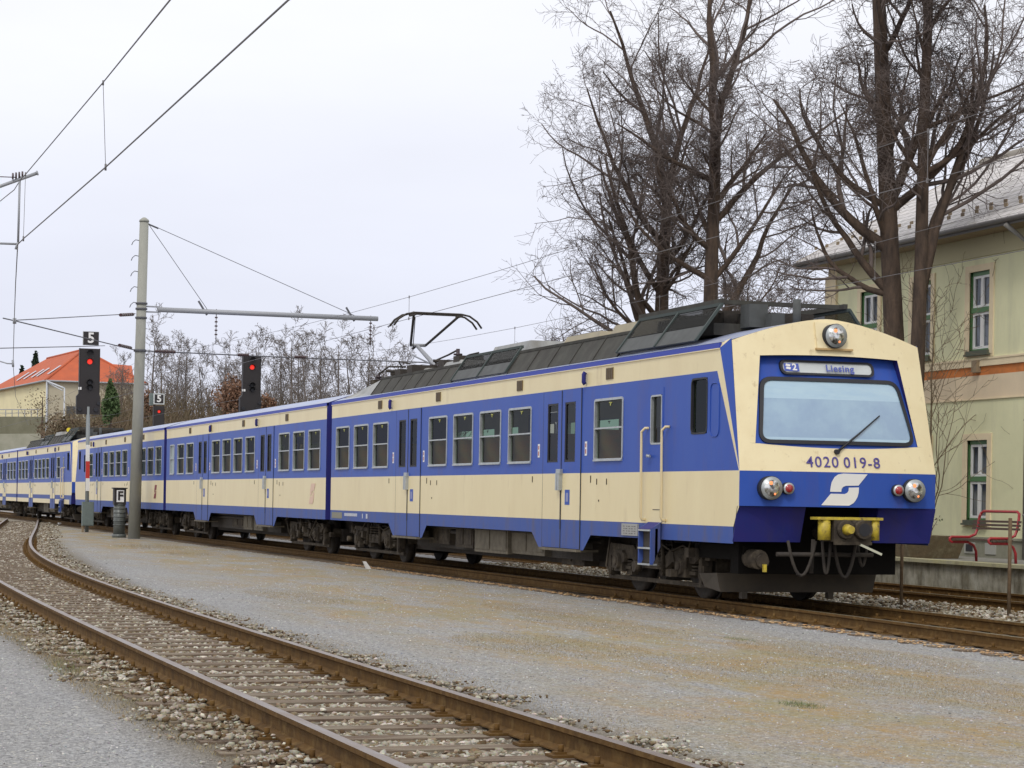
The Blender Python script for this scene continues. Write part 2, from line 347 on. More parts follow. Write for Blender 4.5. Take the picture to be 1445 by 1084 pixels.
# ------------------------------------------------------------------ tracks
RAILRUST = mat('rusty_rail_side', (0.135, 0.072, 0.020), 0.85, spec=.2, col2=(0.085, 0.046, 0.015), nscale=7, bump=.2, bscale=30, dirt=(0.20, 0.125, 0.045), dlo=.5, dhi=.75, dscale=10, dstretch=(1, 1, 1))
RAILTOP = mat('worn_rail_head', (0.25, 0.22, 0.21), 0.40, 0.5, col2=(0.17, 0.11, 0.07), nscale=3, stretch=(3, .5, 1))
RAILTOP2 = mat('greenish_rail_head', (0.17, 0.145, 0.085), 0.5, 0.3, col2=(0.12, 0.085, 0.045), nscale=3)
SLEEPER = mat('weathered_sleeper', (0.21, 0.165, 0.12), 0.92, spec=.2, col2=(0.115, 0.078, 0.056), nscale=5, stretch=(.3, 4, 1), bump=.5, bscale=18, dirt=(0.27, 0.24, 0.18), dlo=.5, dhi=.75, dscale=6, dstretch=(.3, 1, 1))
RPROF = [(-.036, 0), (.036, 0), (.036, -.03), (.010, -.045), (.010, -.12), (.065, -.14), (.065, -.15), (-.065, -.15), (-.065, -.14), (-.010, -.12), (-.010, -.045), (-.036, -.03)]
def catmull(pts, step=1.0):
    pts = np.array(pts, float); ys = np.arange(pts[0, 1], pts[-1, 1] + .01, step)
    # smooth by repeated averaging of a fine linear interpolation
    xs = np.interp(ys, pts[:, 1], pts[:, 0]); k = 9
    for _ in range(2):
        p = np.pad(xs, k, mode='reflect', reflect_type='odd'); xs = np.convolve(p, np.ones(2*k+1)/(2*k+1), 'same')[k:-k]
    return list(zip(xs, ys))
def sweep_rail(mb, line):
    n = len(RPROF); i0 = len(mb.v); L = [Vector((x, y, 0)) for x, y in line]
    for k, p in enumerate(L):
        d = (L[min(k+1, len(L)-1)] - L[max(k-1, 0)]).normalized(); nx = Vector((d.y, -d.x, 0))
        for u, z in RPROF: mb.v.append((p.x+nx.x*u, p.y+nx.y*u, z))
    for k in range(len(L)-1):
        for j in range(n):
            a = i0+k*n+j; b = i0+k*n+(j+1) % n; mb.f.append((a, b, b+n, a+n)); mb.m.append(1 if j == 0 else 0); mb.sm.append(False)
def make_track(label, centre, spacing, topmat, nearest=100, y_from=-99, fasten_to=60, stop_right=None):
    root = empty('railway_track', (centre[0][0], centre[0][1], 0), label, 'railway track')
    C = [Vector((x, y, 0)) for x, y in centre]
    def off(o):
        r = []
        for k, p in enumerate(C):
            d = (C[min(k+1, len(C)-1)] - C[max(k-1, 0)]).normalized(); r.append((p.x + d.y*o, p.y - d.x*o))
        return r
    for o in (-.7525, .7525):
        mb = MB(); sweep_rail(mb, off(o)); mb.build('rail', [RAILRUST, topmat], root)
    # sleepers
    cum = [0]
    for k in range(1, len(C)): cum.append(cum[-1] + (C[k]-C[k-1]).length)
    xs = [p.x for p in C]; ys = [p.y for p in C]; tot = cum[-1]; s = .2; near = []
    far = MB(); fb = MB(); k = 0
    while s < tot:
        x = float(np.interp(s, cum, xs)); y = float(np.interp(s, cum, ys)); x2 = float(np.interp(s+.3, cum, xs)); y2 = float(np.interp(s+.3, cum, ys))
        d = Vector((x2-x, y2-y, 0)); d = d.normalized() if d.length > .01 else Vector((0, 1, 0)); nx = Vector((d.y, -d.x, 0)); p = Vector((x, y, 0))
        z1 = -.152 + random.uniform(-.004, .0); w_ = .115 + random.uniform(-.008, .008); sk = random.uniform(-.012, .012)
        a0, a1 = p - nx*1.3 + d*sk, p + nx*1.3 - d*sk
        q = [a0-d*w_, a1-d*w_, a1+d*w_, a0+d*w_]
        B = [Vector((v.x, v.y, -.30)) for v in q]; T = [Vector((v.x, v.y, z1)) for v in q]
        if k < nearest:
            mb = MB(); mb.hexa(B, T); mb.build('sleeper', SLEEPER, root)
        else: far.hexa(B, T)
        if y < fasten_to:
            for o in (-.7525, .7525):
                c = p + nx*o
                fb.bar(c - nx*.19 + Vector((0, 0, -.145)), c + nx*.19 + Vector((0, 0, -.145)), .15, .016)
                for sgn in (-1, 1):
                    e_ = c + nx*sgn*.088
                    fb.bar(e_ + Vector((0, 0, -.137)), e_ + nx*sgn*.075 + Vector((0, 0, -.137)), .06, .03)
                    e_ = e_ + nx*sgn*.03
                    fb.cyl(e_ + Vector((0, 0, -.135)), e_ + Vector((0, 0, -.082)), .019, n=6)
        s += spacing; k += 1
    if far.f: tag(far.build('distant_sleepers', SLEEPER, root), kind='stuff')
    if fb.f: tag(fb.build('rail_fasteners', RAILRUST, root), kind='stuff')
    return root
fgR = [(-7.37, -30), (-7.37, -10), (-7.37, 0), (-7.35, 4), (-7.17, 12), (-6.66, 22), (-6.30, 27), (-5.2, 37), (-2.73, 58), (.62, 88)]
fgR = catmull(fgR); FGC = [(x - .7525, y) for x, y in fgR]
make_track('rusty siding track in the foreground curving towards the train', FGC, .62, RAILTOP, 100, fasten_to=45)
T1 = [(1.435 - .016*max(0, -y)**1.25, y) for y in np.arange(-30, 190, 2.0)]
make_track('track that the blue and cream train stands on', T1, .65, RAILTOP2, 100, fasten_to=6)
T2 = [(5.95, y) for y in np.arange(-20, 190, 5.0)]
make_track('track next to the station platform edge', T2, .65, RAILTOP2, 60, fasten_to=20)

# ------------------------------------------------------------------ stones
ROCK = bpy.data.materials.new('ballast_stone'); ROCK.use_nodes = True
_t = ROCK.node_tree; _b = _t.nodes['Principled BSDF']; _b.inputs['Roughness'].default_value = .9; _b.inputs['Specular IOR Level'].default_value = .2
_g = _t.nodes.new('ShaderNodeNewGeometry'); _r = _t.nodes.new('ShaderNodeValToRGB'); _e = _r.color_ramp.elements
_e[0].color = (.10, .06, .03, 1); _e[1].color = (.86, .79, .66, 1)
for p, c in ((.16, (.21, .145, .08, 1)), (.40, (.36, .30, .205, 1)), (.66, (.44, .40, .32, 1)), (.88, (.56, .52, .44, 1))):
    q = _e.new(p); q.color = c
_t.links.new(_g.outputs['Random Per Island'], _r.inputs[0])
_n = _t.nodes.new('ShaderNodeTexNoise'); _n.inputs['Scale'].default_value = 60; _t.links.new(_g.outputs['Position'], _n.inputs['Vector'])
_m = _t.nodes.new('ShaderNodeMix'); _m.data_type = 'RGBA'; _m.blend_type = 'MULTIPLY'; _m.inputs[0].default_value = .5
_t.links.new(_r.outputs[0], _m.inputs[6]); _t.links.new(_n.outputs['Color'], _m.inputs[7]); _t.links.new(_m.outputs[2], _b.inputs['Base Color'])
GSTONE = ROCK.copy(); GSTONE.name = 'gravel_stone'
_cr = [q for q in GSTONE.node_tree.nodes if q.type == 'VALTORGB'][0].color_ramp
for q, c in zip(_cr.elements, ((.20, .19, .18), (.36, .355, .36), (.48, .48, .49), (.58, .58, .59), (.72, .71, .69), (.95, .93, .88))): q.color = (*c, 1)
def ico():
    p = (1+5**.5)/2
    v = np.array([(-1,p,0),(1,p,0),(-1,-p,0),(1,-p,0),(0,-1,p),(0,1,p),(0,-1,-p),(0,1,-p),(p,0,-1),(p,0,1),(-p,0,-1),(-p,0,1)], float)
    v /= np.linalg.norm(v[0])
    f = np.array([(0,11,5),(0,5,1),(0,1,7),(0,7,10),(0,10,11),(1,5,9),(5,11,4),(11,10,2),(10,7,6),(7,1,8),(3,9,4),(3,4,2),(3,2,6),(3,6,8),(3,8,9),(4,9,5),(2,4,11),(6,2,10),(8,6,7),(9,8,1)])
    return v, f
IV, IF = ico()
def stones(name, xy, z, size, mt, flat=.65, label=None):
    n = len(xy); V = []
    base = IV[None] * (1 + RNG.uniform(-.42, .42, (n, 12, 1))) + RNG.uniform(-.22, .22, (n, 12, 3))
    sc = size[:, None, None] * RNG.uniform(.55, 1.3, (n, 1, 3)); sc[:, :, 2] *= flat
    a = RNG.uniform(0, 6.283, n); base = base * sc
    x = base[:, :, 0]*np.cos(a)[:, None] - base[:, :, 1]*np.sin(a)[:, None]; y = base[:, :, 0]*np.sin(a)[:, None] + base[:, :, 1]*np.cos(a)[:, None]
    V = np.stack([x + xy[:, 0:1], y + xy[:, 1:2], base[:, :, 2] + np.asarray(z)[:, None]], -1).reshape(-1, 3)
    F = (IF[None] + (np.arange(n)*12)[:, None, None]).reshape(-1, 3)
    o = np_mesh(name, V, F, mt); return tag(o, kind='stuff')
fx = np.array([p[0] for p in FGC]); fy = np.array([p[1] for p in FGC])
def cen(y): return np.interp(y, fy, fx)
# the siding's ballast: between the sleepers, over their ends and along a ragged band on both sides
def ballast(n, y0, y1, s0, s1, pw=1.0):
    y = y0 + (y1-y0) * RNG.random(n)**pw; u = RNG.uniform(-1.75, 2.05, n)
    edge = .12*np.sin(y*1.7) + .1*np.sin(y*4.1+1) + .08*np.sin(y*9.3)
    # the band thins out gradually towards both edges
    pr = np.clip((1.62 + edge - u)/.45, 0, 1)*np.clip((u + 1.48 - edge)/.35, 0, 1); keep = RNG.random(n) < pr**1.3; y = y[keep]; u = u[keep]; pr = pr[keep]
    cl = np.interp(y, fy, cl_); ph = np.mod(cl - .2, .62); ph = np.minimum(ph, .62-ph); on_sl = ph < .125
    inner = np.abs(u) < .68; ring = np.abs(np.abs(u) - .7525) < .080
    keep = ~ring & ~(on_sl & (inner | (u > 0) & (u < 1.25)) & (RNG.random(len(y)) > .006)) & ~(on_sl & (u < 0) & (RNG.random(len(y)) < .5))
    y = y[keep]; u = u[keep]; inner = inner[keep]; on = on_sl[keep]; pr = pr[keep]
    sz = (s0 + (s1-s0)*RNG.random(len(y))**1.7)*(.55+.45*pr); z = np.where(on, -.148, GZ - .006) + RNG.uniform(-.012, .008, len(y))
    z = np.where(~inner, z + .012, z)
    return np.stack([cen(y) + u, y], -1), z, sz
cl_ = np.concatenate([[0], np.cumsum(np.hypot(np.diff(fx), np.diff(fy)))])
p1, z1, s1 = ballast(78000, -17.5, 4, .010, .034, 1.25)
stones('ballast', p1, z1, s1, ROCK)
p2, z2, s2 = ballast(52000, 4, 42, .016, .038)
stones('ballast', p2, z2, s2, ROCK)
p2, z2, s2 = ballast(16000, 42, 86, .03, .055)
stones('ballast', p2, z2, s2, ROCK)
# ballast between the two far tracks and beside the train's track
def strip(n, x0, x1, y0, y1, s0, s1, z0=GZ):
    xy = np.stack([RNG.uniform(x0, x1, n), RNG.uniform(y0, y1, n)], -1); return xy, z0 + RNG.uniform(-.01, .03, n), RNG.uniform(s0, s1, n)
stones('ballast', *strip(9000, 2.6, 5.0, -9, 22, .02, .045, -.13), ROCK)
stones('ballast', *strip(2500, 7.0, 7.8, -6, 25, .02, .045, -.15), ROCK)
LEAF = mat('fallen_leaf_brown', (0.40, 0.20, 0.07), .8, col2=(0.55, 0.42, 0.25), nscale=9)
xy = np.stack([.25 - .016*np.maximum(0, 0)*0 + RNG.normal(0, .07, 1500), RNG.uniform(-9, 22, 1500)], -1)
xy[:, 0] -= .016*np.maximum(0, -xy[:, 1])**1.25
stones('fallen_leaves', xy, GZ + .012 + RNG.uniform(0, .012, 1500), RNG.uniform(.010, .028, 1500), LEAF, .35)
# loose stones scattered on the fine gravel, most of them close to the siding
for nn, y0, y1, a, b in ((16000, -17.5, -6, .0035, .0095), (12000, -9, 12, .006, .013), (2500, 5, 40, .008, .02)):
    xy = np.stack([RNG.uniform(-12.5, .1, nn), RNG.uniform(y0, y1, nn)], -1); k = np.abs(xy[:, 0] - cen(xy[:, 1])) > 1.45
    stones('loose_stones', xy[k], np.full(k.sum(), GZ+.001), (a + (b-a)*RNG.random(nn)**2.2)[k], GSTONE)

# dead grass blades on the stained patches
def blades(name, cx, cy, rx, ry, n, h, mt, seedshift=0):
    a = RNG.uniform(0, 6.283, n); r = RNG.random(n)**.6; x = cx + np.cos(a)*r*rx; y = cy + np.sin(a)*r*ry
    az = RNG.uniform(0, 6.283, n); hh = h*RNG.uniform(.4, 1.2, n); ln = hh*RNG.uniform(.5, 1.8, n)
    dx = np.cos(az); dy = np.sin(az); w_ = .0018
    b0 = np.stack([x-dy*w_, y+dx*w_, np.full(n, GZ)], -1); b1 = np.stack([x+dy*w_, y-dx*w_, np.full(n, GZ)], -1)
    t = np.stack([x+dx*ln, y+dy*ln, GZ+hh], -1)
    return np.stack([b0, b1, t], 1).reshape(-1, 3)
def grass(name, spots, mt):
    V = np.concatenate([blades(name, *s, mt) for s in spots]); F = np.arange(len(V)).reshape(-1, 3)
    return tag(np_mesh(name, V, F, mt), kind='stuff')
DRY = mat('dry_grass', (0.30, 0.21, 0.095), .9, col2=(0.24, 0.20, 0.09), nscale=1.5)
GRN = mat('green_grass', (0.10, 0.15, 0.04), .9, col2=(0.17, 0.19, 0.07), nscale=2)
grass('dry_grass', [(-4.2, -4.5, .9, 2.0, 6000, .018), (-2.3, -1.0, .7, 2.6, 5000, .016), (-1.9, 2.6, .5, 2.0, 3000, .015), (-1.6, -6.3, .8, 2.4, 6000, .016), (-2.6, -10.3, .9, 2.2, 6000, .016),
    (-4.4, 6.5, .6, 2.6, 2500, .02), (-3.4, -8.0, 1.0, 2.0, 5000, .014), (-1.9, 36.5, .9, 3.0, 900, .10), (-9.35, -3, .3, 6, 5000, .035), (-9.35, -9.5, .35, 4.5, 6000, .024), (-6.45, 8, .25, 9, 2500, .03), (-8.1, 30, .6, 14, 1500, .03), (-6.4, -8, .25, 6, 2500, .018), (-2.0, 30, .7, 2, 700, .06)], DRY)
grass('green_grass', [(-4.49, -11.3, .14, .3, 260, .03), (-9.2, -5.4, .12, .5, 260, .05), (-1.6, -3.7, .12, .4, 200, .02), (-9.1, -1.5, .15, 1.2, 400, .045), (-9.4, 3.5, .25, 2.2, 900, .05), (-9.5, -7.2, .2, .9, 400, .03), (-3.2, -13.6, .5, .8, 500, .016)], GRN)

# ------------------------------------------------------------------ the train
ZS, ZL, ZW, ZB, ZC, ZG = .83, 1.054, 1.79, 3.127, 3.43, 3.50     # skirt, lower blue, waist, blue top, cream top, gutter top
WZ0, WZ1 = 1.97, 2.92
BW = 2.87
def te(z):                                # front edge of the side skin, by height
    if z <= 1.05: return .17
    if z < 1.31: return .03 + .14*(1.31-z)/.26
    if z < ZW: return 0.0
    return (z-ZW)/1.63*.70
def tb(z): return .02 + (z-ZW)/(ZB-ZW)*.76       # front edge of the side's blue field
def tf(z): return max(0, (z-ZW))/1.76*.47        # front face lean at its left edge
def xf(z): return .06*max(0, (z-ZW))/1.76
def bulge(x): u = (x-BW/2)/(BW/2); return -.13*(1-u*u)
def roofz(x): u = abs((x-BW/2)/(BW/2)); return ZG + .35*(1-min(1, u)**1.55)
def grid_panel(mb, X, xdir, t0, t1, z0, z1, holes, T, mfn, tcuts=(), zcuts=()):
    ts = sorted(set([t0, t1] + [h[0] for h in holes] + [h[1] for h in holes] + [c for c in tcuts if t0 < c < t1]))
    zs = sorted(set([z0, z1] + [h[2] for h in holes] + [h[3] for h in holes] + [c for c in zcuts if z0 < c < z1]))
    ts = [t for t in ts if t0 <= t <= t1]; zs = [z for z in zs if z0 <= z <= z1]
    for a, b in zip(ts[:-1], ts[1:]):
        for c, d in zip(zs[:-1], zs[1:]):
            mt_, mz = (a+b)/2, (c+d)/2
            if any(h[0] < mt_ < h[1] and h[2] < mz < h[3] for h in holes): continue
            mb.quad((X, T(a), c), (X, T(b), c), (X, T(b), d), (X, T(a), d), mfn(mt_, mz))

def rounded_rect(w, h, r, k=4):
    pts = []
    for cx_, cy_, a0 in ((w/2-r, h/2-r, 0), (-w/2+r, h/2-r, 90), (-w/2+r, -h/2+r, 180), (w/2-r, -h/2+r, 270)):
        for i in range(k+1):
            a = math.radians(a0 + 90*i/k); pts.append((cx_+r*math.cos(a), cy_+r*math.sin(a)))
    return pts
def ring(mb, w, h, r, th, x0, x1, m=0):   # rounded frame in the y-z plane, from x0 (outer face) to x1
    o = rounded_rect(w, h, r); i_ = rounded_rect(w-2*th, h-2*th, max(.01, r-th)); n = len(o)
    for k in range(n):
        a, b, c, d = o[k], o[(k+1) % n], i_[(k+1) % n], i_[k]
        mb.quad((x0, *a), (x0, *b), (x0, *c), (x0, *d), m)
        mb.quad((x0, *d), (x0, *c), (x1, *c), (x1, *d), m)
        mb.quad((x0, *a), (x1, *a), (x1, *b), (x0, *b), m)
GREENW = mat('greenish_window_blind', (0.16, 0.27, 0.22), .6)
YL = mat('yellow_vent_mark', (0.55, 0.55, 0.10), .5)
def window_proto(w=1.235, pane=PANE, narrow=False):
    mb = MB(); ring(mb, w, WZ1-WZ0, .06, .036, -.014, .05)
    mb.box(-.010, .03, -w/2+.036, w/2-.036, -.005+.015, .035, 0)
    mb.box(-.030, .0, -w/2+.02, w/2-.02, -(WZ1-WZ0)/2-.004, -(WZ1-WZ0)/2+.022, 0)
    o = mb.build('window', [ALU])
    p = MB(); hw = w/2-.036; p.quad((.028, -hw, -.44), (.028, hw, -.44), (.028, hw, .44), (.028, -hw, .44)); po = p.build('pane', [pane]); po.parent = o
    if not narrow:
        q = MB(); q.box(.022, .026, -.06, .06, .395, .415, 0); q.box(.022, .026, -.015, .015, .36, .395, 0); qo = q.build('window_catch', [YL]); qo.parent = o
    COL.objects.unlink(o); COL.objects.unlink(po)
    if not narrow: COL.objects.unlink(qo)
    return o
WPROTO = window_proto(); WFAR = window_proto(1.235, glass_mat('far_window_glass', (.22, .33, .25), .03)); WTOILET = window_proto(.80, mat('frosted_glass', (0.30, 0.36, 0.36), .4), True)
def put_window(proto, parent, x, y, flip=False):
    c = copy_tree(proto, parent); po = ORG[parent.name]; c.location = (x-po[0], y-po[1], (WZ0+WZ1)/2-po[2])
    if flip: c.rotation_euler.z = math.pi
    return c
SHX = [None]
def seat_proto():
    mb = MB(); mb.box(-.5, .5, -.06, .06, 0, 1.42, 0); mb.box(-.5, .5, -.45, .45, .30, .44, 0); o = mb.build('seat_bench', [SEAT]); COL.objects.unlink(o); return o
SEATP = seat_proto()

def wheelset(root, y):
    mb = MB()
    for x in (1.435-.7525, 1.435+.7525):
        mb.tube([(x-.07, y, .46), (x-.065, y, .46), (x+.06, y, .46), (x+.065, y, .46)], [.40, .46, .465, .40], 0, 28)
        mb.tube([(x-.09, y, .46), (x-.075, y, .46)], [.10, .16], 0, 16)
        s_ = -1 if x < 1.435 else 1
        mb.tube([(x-s_*.085, y, .46), (x-s_*.07, y, .46)], [.49, .49], 0, 28)
    mb.cyl((.5, y, .46), (2.37, y, .46), .08, 0, 10)
    return mb
def bogie(root, yc, kind='bogie'):
    fr = MB(); R_ = random.Random(int(yc*10))
    for side in (-1, 1):
        x = 1.435 + side*1.02
        X0, X1 = (x-.10, x+.06) if side < 0 else (x-.06, x+.10)
        # side frame with dropped centre
        prof = [(yc-1.85, .62), (yc-1.75, .72), (yc-.75, .70), (yc-.5, .56), (yc+.5, .56), (yc+.75, .70), (yc+1.75, .72), (yc+1.85, .62), (yc+1.6, .50), (yc+.8, .50), (yc+.5, .38), (yc-.5, .38), (yc-.8, .50), (yc-1.6, .50)]
        fr.plate([(X0, a, b) for a, b in prof], (X1-X0, 0, 0))
        for dy in (-1.25, 1.25):
            fr.box(X0-.05 if side < 0 else X0, X1 if side < 0 else X1+.05, yc+dy-.17, yc+dy+.17, .30, .62)
            fr.cyl((x-side*.05, yc+dy, .46), (x+side*.20, yc+dy, .46), .125, 0, 14)
            fr.cyl((x+side*.19, yc+dy, .46), (x+side*.215, yc+dy, .46), .07, 0, 10)
            for d2 in (-.30, .30):
                for q in range(5): fr.cyl((x+side*.02, yc+dy+d2, .40+q*.05), (x+side*.02, yc+dy+d2, .42+q*.05), .085, 0, 10)
                fr.box(x-.10, x+.10, yc+dy+d2-.11, yc+dy+d2+.11, .34, .39)
        for d2 in (-.32, 0, .32):
            for q in range(6): fr.cyl((x+side*.03, yc+d2, .42+q*.055), (x+side*.03, yc+d2, .45+q*.055), .10, 0, 12)
        fr.cyl((x+side*.12, yc-.52, .35), (x+side*.10, yc-.44, .80), .038, 0, 8); fr.cyl((x+side*.12, yc+.56, .33), (x+side*.10, yc+.50, .80), .038, 0, 8)
        fr.tube([(x+side*.08, yc-1.7, .60), (x+side*.14, yc-1.3, .75), (x+side*.12, yc-.8, .66), (x+side*.14, yc-.3, .80)], .016, 0, 6)
        for dy in (-1.78, 1.78):
            fr.box(x-.08, x+.08, yc+dy-.05, yc+dy+.05, .22, .60)
            fr.box(x-.07, x+.05, yc+dy-.10, yc+dy+.10, .30, .48)
    fr.box(.5, 2.37, yc-.35, yc+.35, .45, .75); fr.box(.55, 2.32, yc-1.85, yc-1.7, .40, .6); fr.box(.55, 2.32, yc+1.7, yc+1.85, .40, .6)
    for side in (-1, 1):
        for q in range(16):
            x = 1.435 + side*R_.uniform(.95, 1.28); yq = yc + R_.uniform(-2.1, 2.1); zq = R_.uniform(.24, .70)
            if q % 3 == 0: fr.box(x-.05, x+.05, yq-R_.uniform(.05, .14), yq+R_.uniform(.05, .14), zq, zq+R_.uniform(.08, .2))
            elif q % 3 == 1: fr.tube([(x, yq, zq), (x+side*.04, yq+R_.uniform(-.2, .2), zq+.12), (x, yq+R_.uniform(-.5, .5), .84)], .017, 0, 6)
            else: fr.cyl((x-.05, yq, zq), (x+.05, yq, zq), R_.uniform(.04, .09), 0, 10)
        fr.box(1.435+side*1.0-.03, 1.435+side*1.0+.03, yc-2.0, yc+2.0, .17, .23)
    b = fr.build('bogie', [GRIME], root)
    for dy in (-1.25, 1.25): wheelset(root, yc+dy).build('wheelset', [STEEL if False else GRIME3], b)
    mo = MB()
    for dy in (-.62, .62): mo.cut(); mo.cyl((.75, yc+dy, .42), (2.12, yc+dy, .42), .24, 0, 14)
    mo.build_each('traction_motor', [GRIME3], b)
    return b

def roof_equipment(root, T, L, sgn):
    P = lambda x, t, z: (x, T(t), z)
    # sloping louvre screens along both roof edges; t sections
    def screen(t0, t1, zb, zt, xb, xt, name, panels, mesh_top=False, m=LOUVRE):
        for side in (0, 1):
            mb = MB(); X = (lambda x: x) if side == 0 else (lambda x: BW-x); nrm = -1 if side == 0 else 1
            w_ = (t1-t0)/panels
            for k in range(panels):
                a, b = t0+k*w_+.012, t0+(k+1)*w_-.012
                zm = zb + (zt-zb)*(.42 if mesh_top else 1.0); xm = xb+(xt-xb)*(.42 if mesh_top else 1.0)
                mb.plate([P(X(xb), a, zb), P(X(xb), b, zb), P(X(xm), b, zm), P(X(xm), a, zm)], (-nrm*.02, 0, -.012), 0)
                if False:
                    for q in range(1, 5):
                        f = q/5; mb.bar(P(X(xb+(xt-xb)*f)+nrm*.006, a+.02, zb+(zt-zb)*f), P(X(xb+(xt-xb)*f)+nrm*.006, b-.02, zb+(zt-zb)*f), .012, .008, 0)
                if mesh_top:
                    mb.plate([P(X(xm), a, zm+.006), P(X(xm), b, zm+.006), P(X(xt), b, zt), P(X(xt), a, zt)], (-nrm*.006, 0, -.003), 1)
            for k in range(panels+1):
                a = t0+k*w_; fw = .05 if mesh_top else .022; mb.bar(P(X(xb)+nrm*.004, a, zb), P(X(xt)+nrm*.004, a, zt), fw, .035 if mesh_top else .02, 2 if mesh_top else 0)
            mb.bar(P(X(xt), t0, zt), P(X(xt), t1, zt), .05, .045, 2 if mesh_top else 0)
            mb.build(name, [m, MESHMAT, FRAMEG], root)
    screen(13.62, 19.6, 3.545, 3.90, .11, .36, 'louvre_screen', 7)
    screen(10.25, 13.55, 3.575, 4.03, .09, .40, 'mesh_screen', 2, True, PANELG)
    screen(4.85, 10.2, 3.545, 3.93, .11, .36, 'louvre_screen', 5)
    screen(1.72, 4.78, 3.60, 4.11, .08, .46, 'mesh_screen', 2, True, PANELG)
    # dark decks under the screens
    mb = MB(); mb.box(.42, 2.45, min(T(1.9), T(19.5)), max(T(1.9), T(19.5)), 3.70, 3.865, 0)
    mb.build('roof_deck', [LOUVRE], root)
    # end cowl
    mb = MB(); t0, t1 = 19.62, 22.35
    for (a, b) in ((0, 1),):
        q0 = [P(.12, t0, 3.545), P(.38, t0, 3.90), P(BW-.38, t0, 3.90), P(BW-.12, t0, 3.545)]
        q1 = [P(.10, t1, 3.53), P(.45, t1-.1, 3.70), P(BW-.45, t1-.1, 3.70), P(BW-.10, t1, 3.53)]
        for k in range(3): mb.quad(q0[k], q0[k+1], q1[k+1], q1[k])
        mb.quad(*q1); mb.quad(*q0)
    mb.box(.42, .62, min(T(20.6), T(20.9)), max(T(20.6), T(20.9)), 3.84, 3.93, 1)
    mb.build('roof_cowl', [ROOFGREY, GRIME], root)
    # covers and resistor boxes on the roof centre line
    def rbox(t0, t1, x0, x1, z0, z1, m, name='roof_box', ch=.12):
        mb = MB(); a, b = T(t0), T(t1); c, d = T(t0+ch*1.6*1), T(t1-ch*1.6)
        mb.hexa([(x0, a, z0), (x1, a, z0), (x1, b, z0), (x0, b, z0)], [(x0+ch, c, z1), (x1-ch, c, z1), (x1-ch, d, z1), (x0+ch, d, z1)], 0)
        mb.build(name, [m], root)
    rbox(11.0, 13.5, .75, 2.1, 3.86, 4.22, ROOFGREY); rbox(7.3, 9.3, .70, 2.15, 3.86, 4.14, ROOFCREAM); rbox(4.6, 7.0, .70, 2.15, 3.86, 4.18, ROOFCREAM)
    rbox(14.6, 16.0, .55, 1.4, 3.86, 4.06, ROOFGREY); rbox(17.0, 18.3, .55, 1.1, 3.86, 4.02, ROOFGREY)
    # open equipment bay near the cab
    mb = MB()
    for x in (.75, 1.05, 1.35, 1.65, 1.95): mb.box(x-.09, x+.09, min(T(2.1), T(4.6)), max(T(2.1), T(4.6)), 3.87, 4.04, 0)
    for k in range(12): mb.box(.62, 2.1, min(T(2.2+k*.2), T(2.26+k*.2)), max(T(2.2+k*.2), T(2.26+k*.2)), 4.03, 4.07, 0)
    mb.build('resistor_bank', [GRIME3], root)
    mb = MB()
    for x in (.50, 2.37): mb.bar(P(x, 1.75, 4.16), P(x, 4.9, 4.16), .06, .07, 0)
    mb.bar(P(.50, 1.9, 4.16), P(2.37, 1.9, 4.16), .06, .06, 0); mb.bar(P(.5, 4.6, 4.16), P(2.37, 4.6, 4.16), .06, .06, 0)
    mb.box(.80, 1.08, min(T(1.55), T(1.85)), max(T(1.55), T(1.85)), 3.80, 4.12, 1); mb.box(1.02, 1.22, min(T(1.3), T(1.5)), max(T(1.3), T(1.5)), 3.80, 3.98, 1)
    mb.build('roof_frame', [LOUVRE, PANELG], root)
    mb = MB(); mb.tube([P(1.33, 1.15, 3.78), P(1.33, 1.15, 4.17)], .055, 0, 12); mb.build('roof_mast', [PANELG], root)
MESHMAT = None
def mesh_mat():
    M = bpy.data.materials.new('wire_mesh'); M.use_nodes = True; t = M.node_tree; n = t.nodes; l = t.links; b = n['Principled BSDF']
    b.inputs['Specular IOR Level'].default_value = .1; b.inputs['Base Color'].default_value = (.022, .022, .020, 1); b.inputs['Roughness'].default_value = .7
    tcn = n.new('ShaderNodeTexCoord'); ck = n.new('ShaderNodeTexChecker'); ck.inputs['Scale'].default_value = 60; l.new(tcn.outputs['Object'], ck.inputs[0])
    r = n.new('ShaderNodeMapRange'); r.inputs[3].default_value = .55; r.inputs[4].default_value = .80; l.new(ck.outputs['Fac'], r.inputs[0]); l.new(r.outputs[0], b.inputs['Alpha']); return M
MESHMAT = mesh_mat()
PANELG = mat('roof_panel_grey', (0.095, 0.10, 0.097), .65, spec=.25, col2=(0.07, 0.073, 0.07), nscale=4)
FRAMEG = mat('roof_frame_grey', (0.06, 0.075, 0.07), .65, spec=.2)
INSTR = mat('insulator_dark', (0.04, 0.025, 0.03), .35)

